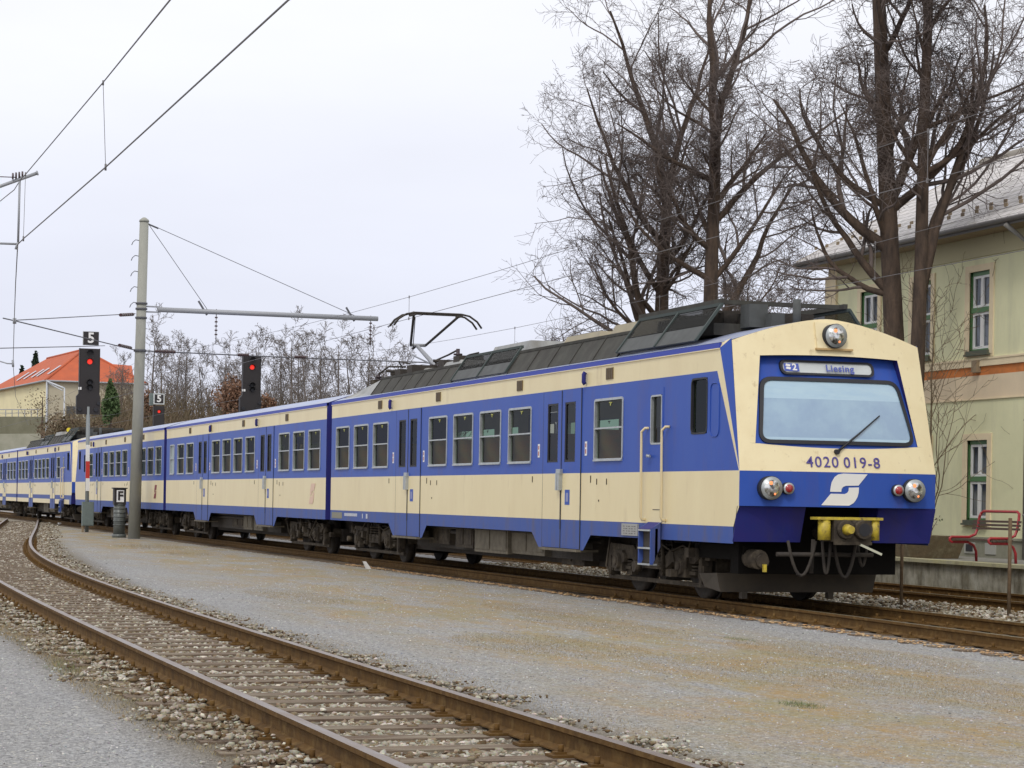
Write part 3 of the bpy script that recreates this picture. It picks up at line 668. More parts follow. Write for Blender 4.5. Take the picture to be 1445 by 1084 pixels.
def pantograph(root, T):
    P = lambda x, t, z: (x, T(t+.95), z)
    p = MB(); c = 1.435; b = .36
    # base frame on insulators
    for x in (c-.55, c+.55): p.bar(P(x, 16.6, 4.02), P(x, 19.3, 4.02), .06, .07)
    for t in (16.7, 17.9, 19.2): p.bar(P(c-.75, t, 4.04), P(c+.75, t, 4.04), .07, .07)
    p.tube([P(c-.6, 16.4, 4.18), P(c+.6, 16.4, 4.18)], .03); p.tube([P(c-.3, 16.5, 4.12), P(c-.2, 18.6, 4.16)], .035); p.tube([P(c+.3, 16.5, 4.12), P(c+.3, 18.6, 4.2)], .035)
    for t in (16.5, 17.1, 17.6): p.box(c-.4, c+.4, min(T(t), T(t+.3)), max(T(t), T(t+.3)), 4.04, 4.16)
    for t, x, w_, h in ((14.9, .9, .25, .22), (15.5, 1.5, .3, .18), (16.1, 1.0, .3, .20), (17.4, .75, .35, .16), (18.3, 1.9, .3, .2), (18.7, .7, .2, .14)): p.box(x-w_, x+w_, min(T(t), T(t+.4)), max(T(t), T(t+.4)), 3.87, 3.87+h+.06)
    bo = p.build('pantograph', [GRIME3], root)
    a = MB(); foot = P(c, 18.1, 4.12); knee = P(c-.02, 19.75, 4.72)
    a.tube([foot, knee], [.055, .04], 0, 10); a.tube([P(c-.17, 19.7, 4.72), P(c+.17, 19.7, 4.72)], .035)
    a.tube([P(c+.25, 18.4, 4.10), P(c-.05, 19.9, 4.50)], .018); a.build('lower_arm', [GALV], bo)
    a = MB()
    a.tube([P(c-.17, 19.7, 4.72), P(c-.50, 18.3, 5.27)], .028); a.tube([P(c+.17, 19.7, 4.72), P(c+.50, 18.3, 5.27)], .028)
    a.tube([P(c-.12, 19.7, 4.60), P(c-.44, 18.4, 5.22)], .009); a.tube([P(c-.05, 19.95, 4.66), P(c-.02, 19.75, 4.72)], .03)
    a.build('upper_arm', [GRIME3], bo)
    a = MB()
    for t in (18.15, 18.5):
        a.tube([P(c-.975, t, 5.02), P(c-.87, t, 5.16), P(c-.70, t, 5.27), P(c-.52, t, 5.305), P(c+.52, t, 5.305), P(c+.70, t, 5.27), P(c+.87, t, 5.16), P(c+.975, t, 5.02)], .022, 0, 6)
    for x in (c-.52, c+.52): a.bar(P(x, 18.1, 5.27), P(x, 18.55, 5.27), .04, .05)
    a.build('collector_head', [GRIME3], bo)
    a = MB()
    for x, t in ((c-.55, 16.7), (c+.55, 16.7), (c-.55, 19.2), (c+.55, 19.2), (.85, 15.9), (.6, 19.9), (.75, 20.5), (1.3, 20.2)):
        z0 = 3.86 if t < 18.6 else 3.80; a.cut()
        for q in range(4): a.cyl(P(x, t, z0+q*.06), P(x, t, z0+.035+q*.06), .075, 0, 10)
        a.cyl(P(x, t, z0), P(x, t, z0+.26), .04, 0, 8)
    a.cut()
    for q in range(5): a.cyl(P(1.0, 15.2, 3.95+q*.07), P(1.0, 15.2, 3.985+q*.07), .09, 0, 10)
    a.cyl(P(1.0, 15.2, 3.86), P(1.0, 15.2, 4.36), .04, 0, 8)
    a.build_each('insulator', [INSTR], bo)
    a = MB(); a.tube([P(1.0, 15.2, 4.34), P(1.1, 16.2, 4.30), P(1.15, 17.4, 4.24), P(c, 18.0, 4.15)], .02); a.tube([P(.6, 19.9, 4.06), P(.75, 19.6, 4.22), P(.9, 18.8, 4.18)], .02)
    a.tube([P(.55, 17.2, 4.15), P(.7, 18.6, 4.28), P(1.0, 19.4, 4.2)], .018); a.tube([P(2.2, 16.4, 4.2), P(2.0, 17.8, 4.34), P(1.6, 19.2, 4.25)], .018); a.tube([P(.5, 18.9, 4.08), P(2.3, 18.9, 4.08)], .03); a.tube([P(c, 15.2, 4.3), P(c+.3, 16.8, 4.36), P(c+.2, 18.2, 4.2)], .016)
    a.build('roof_cable', [GRIME3], bo)

DOOR_C = [6.96, 16.13]
def doorset(root, T, c, X=0.0, far=False):
    s = -1 if not far else 1
    Xo = X + s*.010
    for (a, b, g0, g1, nm) in ((c-.90, c-.012, c-.64, c-.15, 'door_leaf'), (c+.012, c+.90, c+.18, c+.69, 'door_leaf')):
        mb = MB()
        def mf(t, z): return 2 if z < ZL else (1 if z < ZW else 0)
        grid_panel(mb, Xo, s, a, b, .60, ZB-.004, [(g0, g1, WZ0, WZ1)], T, mf, zcuts=(ZL, ZW))
        for t in (a, b): mb.quad((Xo, T(t), .60), (X-s*.02, T(t), .60), (X-s*.02, T(t), ZB-.004), (Xo, T(t), ZB-.004), 0)
        d = mb.build(nm, [BLUE, CREAM, SKIRT], root)
        r = MB(); ring(r, g1-g0+.01, WZ1-WZ0+.01, .07, .035, 0, .03)
        r.v = [(Xo - .004*(-s)*-1 + (v[0]*(-s)), T((g0+g1)/2)+v[1], (WZ0+WZ1)/2+v[2]) for v in r.v]
        yy0, yy1 = T(g0+.02), T(g1-.02); r.quad((X-s*.012, yy0, WZ0+.02), (X-s*.012, yy1, WZ0+.02), (X-s*.012, yy1, WZ1-.02), (X-s*.012, yy0, WZ1-.02), 1)
        r.build('door_window', [RUBBER, DOORPANE], d)
    if not far:
        mb = MB(); y = T(c); mb.box(X-.016, X+.01, y-.014, y+.014, .60, ZB-.01, 0); mb.box(X-.02, X+.01, y-.020, y+.020, .9, ZW, 0)
        y2 = T(c-.905); mb.box(X-.012, X+.01, y2-.009, y2+.009, .60, ZB-.01, 0); y2 = T(c+.905); mb.box(X-.011, X+.01, y2-.005, y2+.005, .60, ZB-.01, 0)
        mb.build('door_seal', [RUBBER], root)
        mb = MB(); y = T(c+.02); mb.box(X-.075, X-.01, y-.085, y-.012, 1.52, 1.80, 0); mb.box(X-.075, X-.01, y+.012, y+.085, 1.52, 1.80, 0); mb.box(X-.06, X-.01, y-.10, y+.10, 1.78, 1.86, 0)
        mb.build('door_handle', [ALU], root)
        mb = MB(); ya, yb = sorted((T(c-.42), T(c-.20))); mb.box(X-.014, X-.008, ya, yb, 1.29, 1.53, 0); mb.box(X-.017, X-.013, ya+.06, yb-.06, 1.34, 1.48, 1)
        mb.build('door_pictogram', [BLUE, mat('pictogram_pale', (.25, .27, .45), .5)], root)
        mb = MB(); ya, yb = sorted((T(c-.98), T(c+.98))); mb.box(X-.07, X+.3, ya+.05, yb-.05, .555, .592, 0); mb.build('door_step', [GRIME2], root)

def make_car(label, y0, L, direction, nose, has_roof, doors, wins, toilet=(), style=0, bogies=(3.82, 18.6+1.25), seats=True, boxes=()):
    """direction +1: local t runs away from the camera; -1: mirrored carriage whose nose is at its far end"""
    T = (lambda t: y0 + t) if direction > 0 else (lambda t: y0 + L - t)
    root = empty('train_carriage', (1.435, y0 + L/2, 0), label, 'train carriage', 'coupled carriages of the commuter train')
    yel = style == 1
    z_l = 1.22 if yel else ZL
    def body_mat(t, z):
        if z > ZB: return 1
        if z > ZW: return 0
        if z > z_l: return 1
        if yel and z < 1.03: return 1
        return 2
    t_start = .80 if nose else 0.0
    end = L
    holes = [(c-.9, c+.9, ZS, ZB) for c in doors] + [(w_+.02, w_+1.215, WZ0+.02, WZ1-.02) for w_ in wins] + [(w_+.02, w_+.78, WZ0+.02, WZ1-.02) for w_ in toilet]
    if nose: holes += [(1.10, 1.66, 2.30, 3.055), (2.72, 3.13, 2.19, 2.88)]
    for far in (0, 1):
        X = 0.0 if not far else BW
        mb = MB(); grid_panel(mb, X, -1, t_start, end, ZS, ZC, holes, T, body_mat, zcuts=(1.03, z_l, ZW, ZB))
        if nose:
            def pf(pts, m): mb.poly([(X, T(t), z) for t, z in pts], m)
            pf([(te(ZW), ZW), (te(ZW)+.02, ZW), (.80, ZW), (.80, z_l), (te(z_l), z_l), (te(1.2), 1.2), (te(1.31), 1.31)][:], 1)
            pf([(.17, ZS), (.80, ZS), (.80, z_l), (te(z_l), z_l)], 2)
            pf([(tb(ZW), ZW), (.80, ZW), (.80, ZB), (tb(ZB), ZB)], 0)
            pf([(te(ZW), ZW), (tb(ZW), ZW), (tb(ZB), ZB), (te(ZB), ZB)], 1)
            pf([(te(ZB), ZB), (.80, ZB), (.80, ZC), (te(ZC), ZC)], 1)
            s_ = 1 if not far else -1
            mb.poly([(X, T(te(ZW)), ZW), (X, T(te(ZC)), ZC), (X+s_*xf(3.55), T(tf(3.55)), 3.55)], 0)
            mb.poly([(X, T(te(ZC)), ZC), (X+s_*.03, T(te(ZC)+.05), ZG), (X+s_*xf(3.55), T(tf(3.55)), 3.55)], 1)
        # lower door skirts
        if not yel:
            for c in doors:
                mb.poly([(X, T(c-.9), ZS), (X, T(c-1.38), ZS), (X, T(c-1.05), .585), (X, T(c-.9), .585)], 2)
                mb.poly([(X, T(c+.9), ZS), (X, T(c+1.45), ZS), (X, T(c+1.08), .585), (X, T(c+.9), .585)], 2)
        mb.build('body_side', [BLUE, CREAM, SKIRT], root)
        # gutter
        mb = MB(); a, b = sorted((T(t_start if not nose else .70), T(end))); mb.box(X-.012 if not far else X-.04, X+.04 if not far else X+.012, a, b, ZC, ZG, 0)
        mb.box(X-.018 if not far else X, X if not far else X+.018, a, b, ZC-.014, ZC-.001, 1)
        mb.build('gutter', [GUTTER, CREAM], root)
        # inner lining
        mb = MB(); grid_panel(mb, X+(.06 if not far else -.06), 1, t_start+.3, end-.05, 1.06, 3.2, [h for h in holes if h[2] > 1.5 or True], T, lambda t, z: 0); mb.build('wall_lining', [INTER], root)
    for c in doors: doorset(root, T, c); doorset(root, T, c, BW, True)
    for w_ in wins:
        put_window(WPROTO, root, 0, T(w_+.6175)); put_window(WFAR, root, BW, T(w_+.6175), True)
    for w_ in toilet: put_window(WTOILET, root, 0, T(w_+.4)); put_window(WTOILET, root, BW, T(w_+.4), True)
    # roof skin
    mb = MB(); nx = 16; xs = [.03 + (BW-.06)*k/nx for k in range(nx+1)]
    ts = [t_start if not nose else None, end]
    for a, b in zip(xs[:-1], xs[1:]):
        def tfr(x):
            if not nose: return 0.0
            e_ = tf(roofz(x)) + bulge(x)*.8 + .02
            u = abs((x-BW/2)/(BW/2)); return e_ + max(0, u-.85)/.15*.2
        mb.quad((a, T(tfr(a)), roofz(a)), (b, T(tfr(b)), roofz(b)), (b, T(end), roofz(b)), (a, T(end), roofz(a)), 0, True)
    # merge for smooth shading
    ro = mb.build('roof', [ROOFBLUE if nose and has_roof else ROOFBLUE], root)
    # floor and ends
    mb = MB(); a, b = sorted((T(.85 if nose else .25), T(end))); mb.box(.05, BW-.05, a+.02, b-.02, .92, 1.05, 0); mb.box(.07, BW-.07, a+.3, b-.05, 3.22, 3.24, 1)
    mb.build('floor_frame', [GRIME3, INTER], root)
    def endwall(t, inset=.0):
        mb = MB(); pts = [(.0, ZS), (BW, ZS), (BW, ZG)] + [(x, roofz(x)) for x in xs[::-1]] + [(0, ZG)]
        mb.poly([(x, T(t), z) for x, z in pts], 0); return mb
    endwall(end).build('end_wall', [NAVY], root)
    if not nose: endwall(0.0).build('end_wall', [NAVY], root)
    if seats:
        k = 0
        for w_ in wins:
            for dx in (.62, 2.25):
                for tt in (w_-.18, w_+1.42):
                    if any(abs(tt-c) < 1.1 for c in doors): continue
                    c_ = SEATP.copy(); COL.objects.link(c_); c_.parent = root; c_.location = (dx-1.435, T(tt)-(y0+L/2), 1.05)
    for yc in bogies: bogie(root, T(yc))
    # underfloor boxes
    for (t0, t1, z0, mt_, x0) in boxes:
        mb = MB(); a, b = sorted((T(t0), T(t1))); mb.box(x0, BW-x0, a, b, z0, .90, 0)
        for q in (0, 1):
            mb.box(x0-.015, x0, a+.06+q*(b-a)/2, a+(b-a)/2*(q+1)-.06, z0+.06, .80, 0)
        mb.build('equipment_box', [mt_], root)
    mb = MB(); a, b = sorted((T(1.0), T(end-.2))); mb.box(.9, 1.97, a, b, .50, .92, 0); mb.box(.42, 2.45, a+5.6, b-5.6, .40, .92, 0); mb.box(.75, 2.12, a+.3, b-.4, .30, .60, 0); mb.tube([(.35, a+5, .72), (.35, b-5.5, .72)], .035, 0, 8); mb.tube([(.28, a+4.9, .80), (.28, b-4.5, .80)], .02, 0, 6); mb.build('centre_sill', [GRIME3], root)
    # vents and door lamps above the blue field
    mb = MB(); ml = MB()
    for t in ([4.84, 9.14, 14.05, 18.37] if nose else [4.2, 9.6, 14.4, 17.8]):
        y = T(t); mb.cut(); mb.box(-.012, .01, y-.15, y+.15, 3.20, 3.375, 0)
        for q in range(4): mb.box(-.02, -.012, y-.14+q*.075, y-.095+q*.075, 3.21, 3.365, 1)
    mb.build_each('vent_grille', [mat('vent_brown', (.20, .14, .06), .6), mat('vent_brown_dark', (.10, .07, .04), .6)], root)
    for c in doors:
        y = T(c - (1.10 if c < 10 else -1.3)*(1 if nose else -1)*1.0); ml.cut(); ml.tube([(-.03, y, 3.17), (-.05, y, 3.20), (-.05, y, 3.32), (-.03, y, 3.35)], .035, 0, 8)
    ml.build_each('door_lamp', [NAVY], root)
    # small red-white instruction plates beside the doors and little dark vents under the waist line
    mb = MB()
    for c in doors:
        for dt in (-1.12, 1.14):
            y = T(c+dt); mb.cut(); mb.box(-.006, .002, y-.045, y+.045, 2.06, 2.28, 0); mb.box(-.009, -.005, y-.02, y+.02, 2.09, 2.16, 1); mb.box(-.009, -.005, y-.02, y+.02, 2.19, 2.25, 1)
    mb.build_each('instruction_plate', [WHITE, mat('plate_red', (.4, .1, .09), .5)], root)
    mb = MB()
    for c in doors:
        for dt, zt, h in ((-1.35, 1.75, .11), (-1.62, 1.70, .09), (-2.05, 1.70, .09), (1.45, 1.75, .10), (-1.72, 1.38, .03)):
            y = T(c+dt); mb.cut(); mb.box(-.007, .002, y-.012, y+.012, zt-h, zt, 0)
    mb.build_each('drain_slot', [GRIME], root)
    return root, T

BOXN = [(8.6, 10.4, .42, GRIME2, .30), (10.36, 12.3, .40, GRIME2, .22), (12.5, 13.6, .45, GRIME, .25), (7.2, 8.3, .30, GRIME, .5), (14.2, 15.6, .48, GRIME, .3)]
W_NOSE = [4.245, 8.49, 10.14, 11.78, 13.425, 17.675, 19.315, 20.955]
W_MID = [.575, 2.22, 3.85, 8.05, 9.70, 11.32, 12.93, 17.17, 18.80]
car1, TA = make_car('leading carriage with driver cab, number 4020 019-8 and dark roof equipment', 0, 22.65, 1, True, True, DOOR_C, W_NOSE, (), 0, (3.82, 19.85), True, BOXN)
car2, TB = make_car('second carriage, plain blue grey roof, between the cab carriage and the third carriage', 23.15, 22.12, 1, False, False, [6.6, 15.6], W_MID, [20.6], 0, (3.3, 18.8), True,
    [(8.3, 9.5, .42, GRIME2, .3), (9.7, 10.9, .42, GRIME2, .3), (11.4, 13, .45, GRIME, .4)])
car3, TC = make_car('third carriage partly hidden by the concrete pole, red emblem near its front end', 45.77, 22.65, -1, True, False, DOOR_C, W_NOSE, (), 0, (3.82, 19.85), False, BOXN)
car4, TD = make_car('fourth carriage at the far left, with cream line under its lower blue band', 69.6, 22.65, 1, True, True, DOOR_C, W_NOSE, (), 1, (3.82, 19.85), False, BOXN)
car5, TE = make_car('fifth carriage leaving the left edge of the photo', 92.75, 22.12, 1, False, False, [6.6, 15.6], W_MID, [], 1, (3.3, 18.8), False, BOXN[:3])
roof_equipment(car1, TA, 22.65, 1); pantograph(car1, TA); roof_equipment(car4, TD, 22.65, 1)

# bogie-side dark dampers under car 1 etc. are in bogie(); gangway bellows between carriages
for y in (22.65, 45.27, 92.25):
    mb = MB()
    for k in range(6): mb.box(.55, BW-.55, y+.02+k*.08, y+.07+k*.08, .9, 3.3, 0)
    g = mb.build('gangway_bellows', [RUBBER], car1 if y < 23 else (car2 if y < 46 else car4))

# nose of a cab carriage
def nose(root, T, full=True):
    def FP(x, z, d=0.0):                 # point on the front face, d metres proud of it
        lean = (z-ZW)/1.76*.47 if z > ZW else 0
        return Vector((x, T(lean + bulge(x) - d), z))
    nx = 20
    PT, PB = 3.325, 2.154                 # windshield panel
    def pl(z): f = (z-PB)/(PT-PB); return .245+(.42-.245)*f
    def zb_(x): u = (x-BW/2)/1.19; return PB - .05*(1-min(1, u*u))
    def zt_(x): u = (x-BW/2)/1.02; return PT + .025*(1-min(1, u*u))
    mb = MB()
    def patch(fa, fb, za, zb2, rows, m, cols=nx):
        # x from fa(z) to fb(z); z from za(x) to zb2(x)
        for i in range(cols):
            for j in range(rows):
                def pt(ii, jj):
                    s_ = ii/cols; x = fa(0)+(fb(0)-fa(0))*s_
                    for _ in range(3):
                        z = za(x)+(zb2(x)-za(x))*jj/rows; x = fa(z)+(fb(z)-fa(z))*s_
                    return FP(x, z)
                mb.quad(pt(i, j), pt(i+1, j), pt(i+1, j+1), pt(i, j+1), m, True)
    L_ = lambda z: xf(z); R_ = lambda z: BW-xf(z)
    patch(L_, R_, lambda x: 1.328, lambda x: ZW, 2, 1)
    patch(L_, R_, lambda x: ZW, lambda x: zb_(x) if pl(PB) < x < BW-pl(PB) else PB, 2, 0)
    patch(L_, lambda z: pl(z), lambda x: PB, lambda x: PT, 4, 0, 3)
    patch(lambda z: BW-pl(z), R_, lambda x: PB, lambda x: PT, 4, 0, 3)
    patch(L_, R_, lambda x: zt_(x) if .42 < x < BW-.42 else PT, lambda x: max(roofz(x), 3.5), 3, 0, 28)
    # underside ledge of the blue band
    for i in range(nx):
        a, b = BW*i/nx, BW*(i+1)/nx; pa, pb = FP(a, 1.328), FP(b, 1.328)
        mb.quad(pa, pb, (b, T(.5), 1.328), (a, T(.5), 1.328), 1)
    mb.build('front_panel', [NCREAM, BLUE], root)
    # recessed windshield surround: recess is deepest along its top edge
    def RP(x, z): f = (z-PB)/(PT-PB); q = FP(x, z); return Vector((x, q.y + (T(1)-T(0))*(.01+.13*max(0.0, f)**1.5), z))
    mb = MB(); N_ = 14
    for i in range(N_):
        for j in range(5):
            def pt(ii, jj):
                f = jj/5; zz = PB+(PT-PB)*f; x = pl(zz)+(BW-2*pl(zz))*ii/N_
                z = zz + (zb_(x)-PB)*(1-f) + (zt_(x)-PT)*f; return RP(x, z)
            mb.quad(pt(i, j), pt(i+1, j), pt(i+1, j+1), pt(i, j+1), 0, True)
    # recess walls
    def wall(seq):
        for (x0, z0), (x1, z1_) in zip(seq[:-1], seq[1:]): mb.quad(FP(x0, z0), FP(x1, z1_), RP(x1, z1_), RP(x0, z0), 1)
    wall([(pl(PT)+(BW-2*pl(PT))*k/N_, zt_(pl(PT)+(BW-2*pl(PT))*k/N_)) for k in range(N_+1)])
    wall([(pl(PB), zb_(pl(PB))), (pl(PT), PT)]); wall([(BW-pl(PB), zb_(BW-pl(PB))), (BW-pl(PT), PT)])
    wall([(pl(PB)+(BW-2*pl(PB))*k/N_, zb_(pl(PB)+(BW-2*pl(PB))*k/N_)) for k in range(N_+1)])
    surround = mb.build('windshield_surround', [BLUE, NAVY], root)
    # windshield glass with rubber frame: trapezoid with rounded corners
    def trap(x0b, x0t, z0, z1_, r, grow=0.0):
        c = [(x0b-grow, z0-grow), (BW-x0b+grow, z0-grow), (BW-x0t+grow, z1_+grow), (x0t-grow, z1_+grow)]; pts = []
        r += grow
        for k in range(4):
            P0 = Vector(c[k-1]); P1 = Vector(c[k]); P2 = Vector(c[(k+1) % 4]); d0 = (P0-P1).normalized(); d2 = (P2-P1).normalized()
            a = P1+d0*r; b = P1+d2*r
            for q in range(7):
                f = q/6; pts.append(tuple((a*(1-f)+P1*f)*(1-f) + (P1*(1-f)+b*f)*f))
            a2 = P2+(P1-P2).normalized()*r
            for q in range(1, 12): pts.append(tuple(b.lerp(a2, q/12)))
        return pts
    def RPd(x, z, d): q = RP(x, z); return Vector((x, q.y - (T(1)-T(0))*d, z))
    inn = trap(.335, .47, 2.205, 3.0, .12); outr = trap(.335, .47, 2.205, 3.0, .12, .05)
    mb = MB(); n = len(inn)
    for k in range(n):
        a, b, c, d = outr[k], outr[(k+1) % n], inn[(k+1) % n], inn[k]
        mb.quad(RPd(*a, .03), RPd(*b, .03), RPd(*c, .035), RPd(*d, .035), 0); mb.quad(RPd(*a, .03), RPd(*a, -.01), RPd(*b, -.01), RPd(*b, .03), 0)
        mb.quad(RPd(*d, .035), RPd(*c, .035), RPd(*c, -.0), RPd(*d, -.0), 0)
    fr = mb.build('windshield_frame', [RUBBER], root)
    # glass as a curved sheet cut to the outline in horizontal strips
    def width_at(z):
        xs_ = []
        for k in range(n):
            (x0, z0), (x1, z1_) = inn[k], inn[(k+1) % n]
            if (z0-z)*(z1_-z) <= 0 and z0 != z1_: xs_.append(x0+(x1-x0)*(z-z0)/(z1_-z0))
        return (min(xs_), max(xs_))
    mb = MB(); zs_ = [2.206, 2.22, 2.24, 2.27, 2.33, 2.45, 2.6, 2.76, 2.80, 2.88, 2.93, 2.96, 2.98, 2.998]
    for z0, z1_ in zip(zs_[:-1], zs_[1:]):
        a0, b0 = width_at(z0); a1, b1 = width_at(z1_)
        for i in range(10):
            p0, p1 = a0+(b0-a0)*i/10, a0+(b0-a0)*(i+1)/10; q0, q1 = a1+(b1-a1)*i/10, a1+(b1-a1)*(i+1)/10
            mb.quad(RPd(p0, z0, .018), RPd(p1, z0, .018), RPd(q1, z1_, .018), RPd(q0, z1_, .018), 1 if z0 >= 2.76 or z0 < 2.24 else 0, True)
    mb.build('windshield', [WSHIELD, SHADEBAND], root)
    # destination display
    sgn = -(T(1)-T(0)); out = Vector((0, sgn, 0))
    tilt = (RP(1.4, 3.28) - RP(1.4, 3.10)).normalized()
    dx0, dx1, dz0, dz1 = .72, 2.10, 3.085, 3.285
    cx_, cz_ = (dx0+dx1)/2, (dz0+dz1)/2
    mb = MB(); o_ = rounded_rect(dx1-dx0, dz1-dz0, .08); i_ = rounded_rect(dx1-dx0-.07, dz1-dz0-.06, .055); n = len(o_)
    def DP(p, d): q = RPd(cx_+p[0], cz_+p[1], d); return q
    for k in range(n):
        mb.quad(DP(o_[k], .05), DP(o_[(k+1) % n], .05), DP(i_[(k+1) % n], .05), DP(i_[k], .05), 0); mb.quad(DP(o_[k], .05), DP(o_[k], -.01), DP(o_[(k+1) % n], -.01), DP(o_[(k+1) % n], .05), 0)
        mb.quad(DP(i_[k], .05), DP(i_[(k+1) % n], .05), DP(i_[(k+1) % n], .035), DP(i_[k], .035), 0)
    mb.poly([DP(p, .035) for p in i_], 1)
    db = mb.build('destination_display', [RUBBER, mat('display_grey', (.58, .61, .60), .3, col2=(.48, .51, .50), nscale=3)], root)
    if full:
        xd = Vector((1, 0, 0)) if True else None
        c = RPd(1.58, 3.182, .042); text_mesh('destination_text', 'Liesing', .135, mat('display_blue_ink', (.09, .12, .40), .5), frame_to(c, (1, 0, 0), tilt), db, .003, 1.12, .003)
        mb = MB(); a = .835; mb.plate([RPd(a-.06, 3.13, .038), RPd(a+.15, 3.13, .038), RPd(a+.15, 3.235, .038), RPd(a-.06, 3.235, .038)], (0, sgn*.003, 0), 0)
        mb.build('route_field', [mat('route_blue', (.07, .11, .42), .5)], db)
        text_mesh('route_text', '2', .135, WHITE, frame_to(RPd(a+.085, 3.182, .0425), (1, 0, 0), tilt), db, .003, 1, .004)
        mb = MB()
        for zz, q in ((3.205, 0), (3.165, 0)): mb.plate([RPd(a-.04, zz-.014+.012, .0425), RPd(a+.02, zz-.014, .0425), RPd(a+.035, zz+.014, .0425), RPd(a-.025, zz+.014+.012, .0425)], (0, sgn*.003, 0), 0)
        mb.build('route_symbol', [WHITE], db)
        # running number
        c = FP(1.45, 1.918, .0) + out*.008; c.y = FP(1.2, 1.918).y + sgn*.012
        NUM = mat('number_purple', (.075, .055, .25), .5)
        for s_, x in (('4020', 1.145), ('019-8', 1.72)):
            c = FP(x, 1.915, .006); tx = (FP(x+.15, 1.915) - FP(x-.15, 1.915)); text_mesh('running_number', s_, .208, NUM, frame_to(c, tx, FP(x, 1.99)-FP(x, 1.86)), root, .004, 1.16, .0008)
        # railway emblem
        def lg(px, py): return FP(1.12+(px-100)/325*.67, 1.353+(362-py)/217*.422, .004)
        mb = MB()
        upv_ = [(250,145),(425,147),(360,225),(270,228),(250,236),(240,250),(238,270),(160,270),(163,240),(170,205),(190,170),(215,152)]
        lwv = [(100,362),(165,283),(262,284),(280,276),(290,262),(291,240),(364,237),(362,272),(355,300),(342,325),(325,345),(295,362)]
        for pl_ in (upv_, lwv): mb.plate([lg(*p) for p in pl_], (0, sgn*.004, 0), 0)
        mb.build('emblem', [WHITE], root)
    # headlamps
    def lamp(x, z, r, name, lens, glow=True, base=.10):
        q = FP(x, z, 0); y = q.y
        mb = MB(); mb.tube([(x, y - sgn*.05, z), (x, y+sgn*base, z)], [r*1.05, r*1.05], 0, 28); h = mb.build(name, [RUBBER], root)
        mb = MB(); k = 28
        mb.tube([(x, y+sgn*base*.6, z), (x, y+sgn*(base+.012), z), (x, y+sgn*(base+.012), z)], [r*1.0, r*1.0, r*.84], 0, k, cap=False)
        mb.build('lamp_rim', [ALU], h)
        mb = MB(); mb.tube([(x, y+sgn*(base-.02), z), (x, y+sgn*(base+.02), z), (x, y+sgn*(base+.032), z)], [r*.86, r*.70, r*.2], 0, k); mb.build('lamp_lens', [lens], h)
        if glow:
            mb = MB(); mb.tube([(x-.02, y+sgn*(base+.022), z+r*.42), (x-.02, y+sgn*(base+.034), z+r*.42)], [r*.20, r*.12], 0, 10)
            mb.tube([(x+.25*r, y+sgn*(base+.022), z-r*.5), (x+.25*r, y+sgn*(base+.030), z-r*.5)], [r*.12, r*.07], 0, 10); mb.build('lamp_filament', [ORANGE_GLOW], h)
    for x in (.39, BW-.39): lamp(x, 1.565, .15, 'headlamp', LAMP)
    for x in (.635, BW-.635): lamp(x, 1.565, .075, 'tail_lamp', REDLENS, False, .07)
    mb = MB(); mb.plate([FP(1.23, 3.44, -.02), FP(1.73, 3.44, -.02), FP(1.73, 3.80, -.02), FP(1.23, 3.80, -.02)], (0, sgn*.05, 0), 0)
    mb.plate([FP(1.21, 3.425, -.02), FP(1.75, 3.425, -.02), FP(1.75, 3.45, -.02), FP(1.21, 3.45, -.02)], (0, sgn*.07, 0), 1); mb.build('top_lamp_housing', [NCREAM, mat('rusty_edge', (.45, .30, .13), .7)], root)
    lamp(1.48, 3.615, .155, 'top_headlamp', LAMP, True, .12)
    # wiper
    mb = MB(); a = FP(1.36, 2.06, .03); b = FP(2.07, 2.56, .0); b.y = RPd(2.07, 2.56, .04).y
    mb.tube([a, (a+b)/2 + out*.02, b], [.018, .012, .009], 0, 6); mb.cyl(FP(1.36, 2.06, -.02), FP(1.36, 2.06, .05), .035, 0, 10); mb.build('windshield_wiper', [RUBBER], root)
    # lower skirts either side of the coupler
    mb = MB()
    for x0, x1 in ((0.0, .95), (2.02, BW)):
        mb.cut(); a = [(x0, T(.04), 1.325), (x1, T(-.02), 1.325), (x1, T(.14), .857), (x0, T(.17), .857)]; mb.plate(a, (0, -sgn*.02, 0), 0)
        xx = x1 if x0 == 0 else x0; mb.quad((xx, T(-.02), 1.325), (xx, T(.6), 1.325), (xx, T(.6), .857), (xx, T(.14), .857), 0)
    mb.build_each('front_skirt', [NAVY], root)
    mb = MB(); mb.box(.25, 2.58, *sorted((T(.55), T(.8))), .42, 1.33, 0); mb.box(.3, .5, *sorted((T(.5), T(2))), .60, .80, 0); mb.build('headstock', [mat('headstock_black', (.010, .009, .008), .95, spec=.1)], root)  # near-black backing plate fills the dark opening between the front skirts
    # automatic coupler
    mb = MB(); Y = lambda t: T(t)
    def bx(x0, x1, t0, t1, z0, z1, m=0): mb.box(x0, x1, *sorted((T(t0), T(t1))), z0, z1, m)
    bx(.93, 1.88, -.42, -.2, 1.165, 1.20, 1); mb.tube([(1.07, T(-.33), .90), (1.07, T(-.33), 1.165)], .085, 1, 14); mb.tube([(1.79, T(-.33), .90), (1.79, T(-.33), 1.165)], .075, 1, 14)
    bx(1.17, 1.71, -.42, .0, .88, 1.164, 0); mb.tube([(1.435, T(0), 1.0), (1.435, T(.8), 1.0)], .12, 0, 12)
    mb.tube([(1.33, T(-.42), 1.04), (1.33, T(-.47), 1.04)], [.13, .115], 0, 18); mb.tube([(1.33, T(-.47), 1.04), (1.33, T(-.60), 1.04)], [.075, .05], 1, 14)
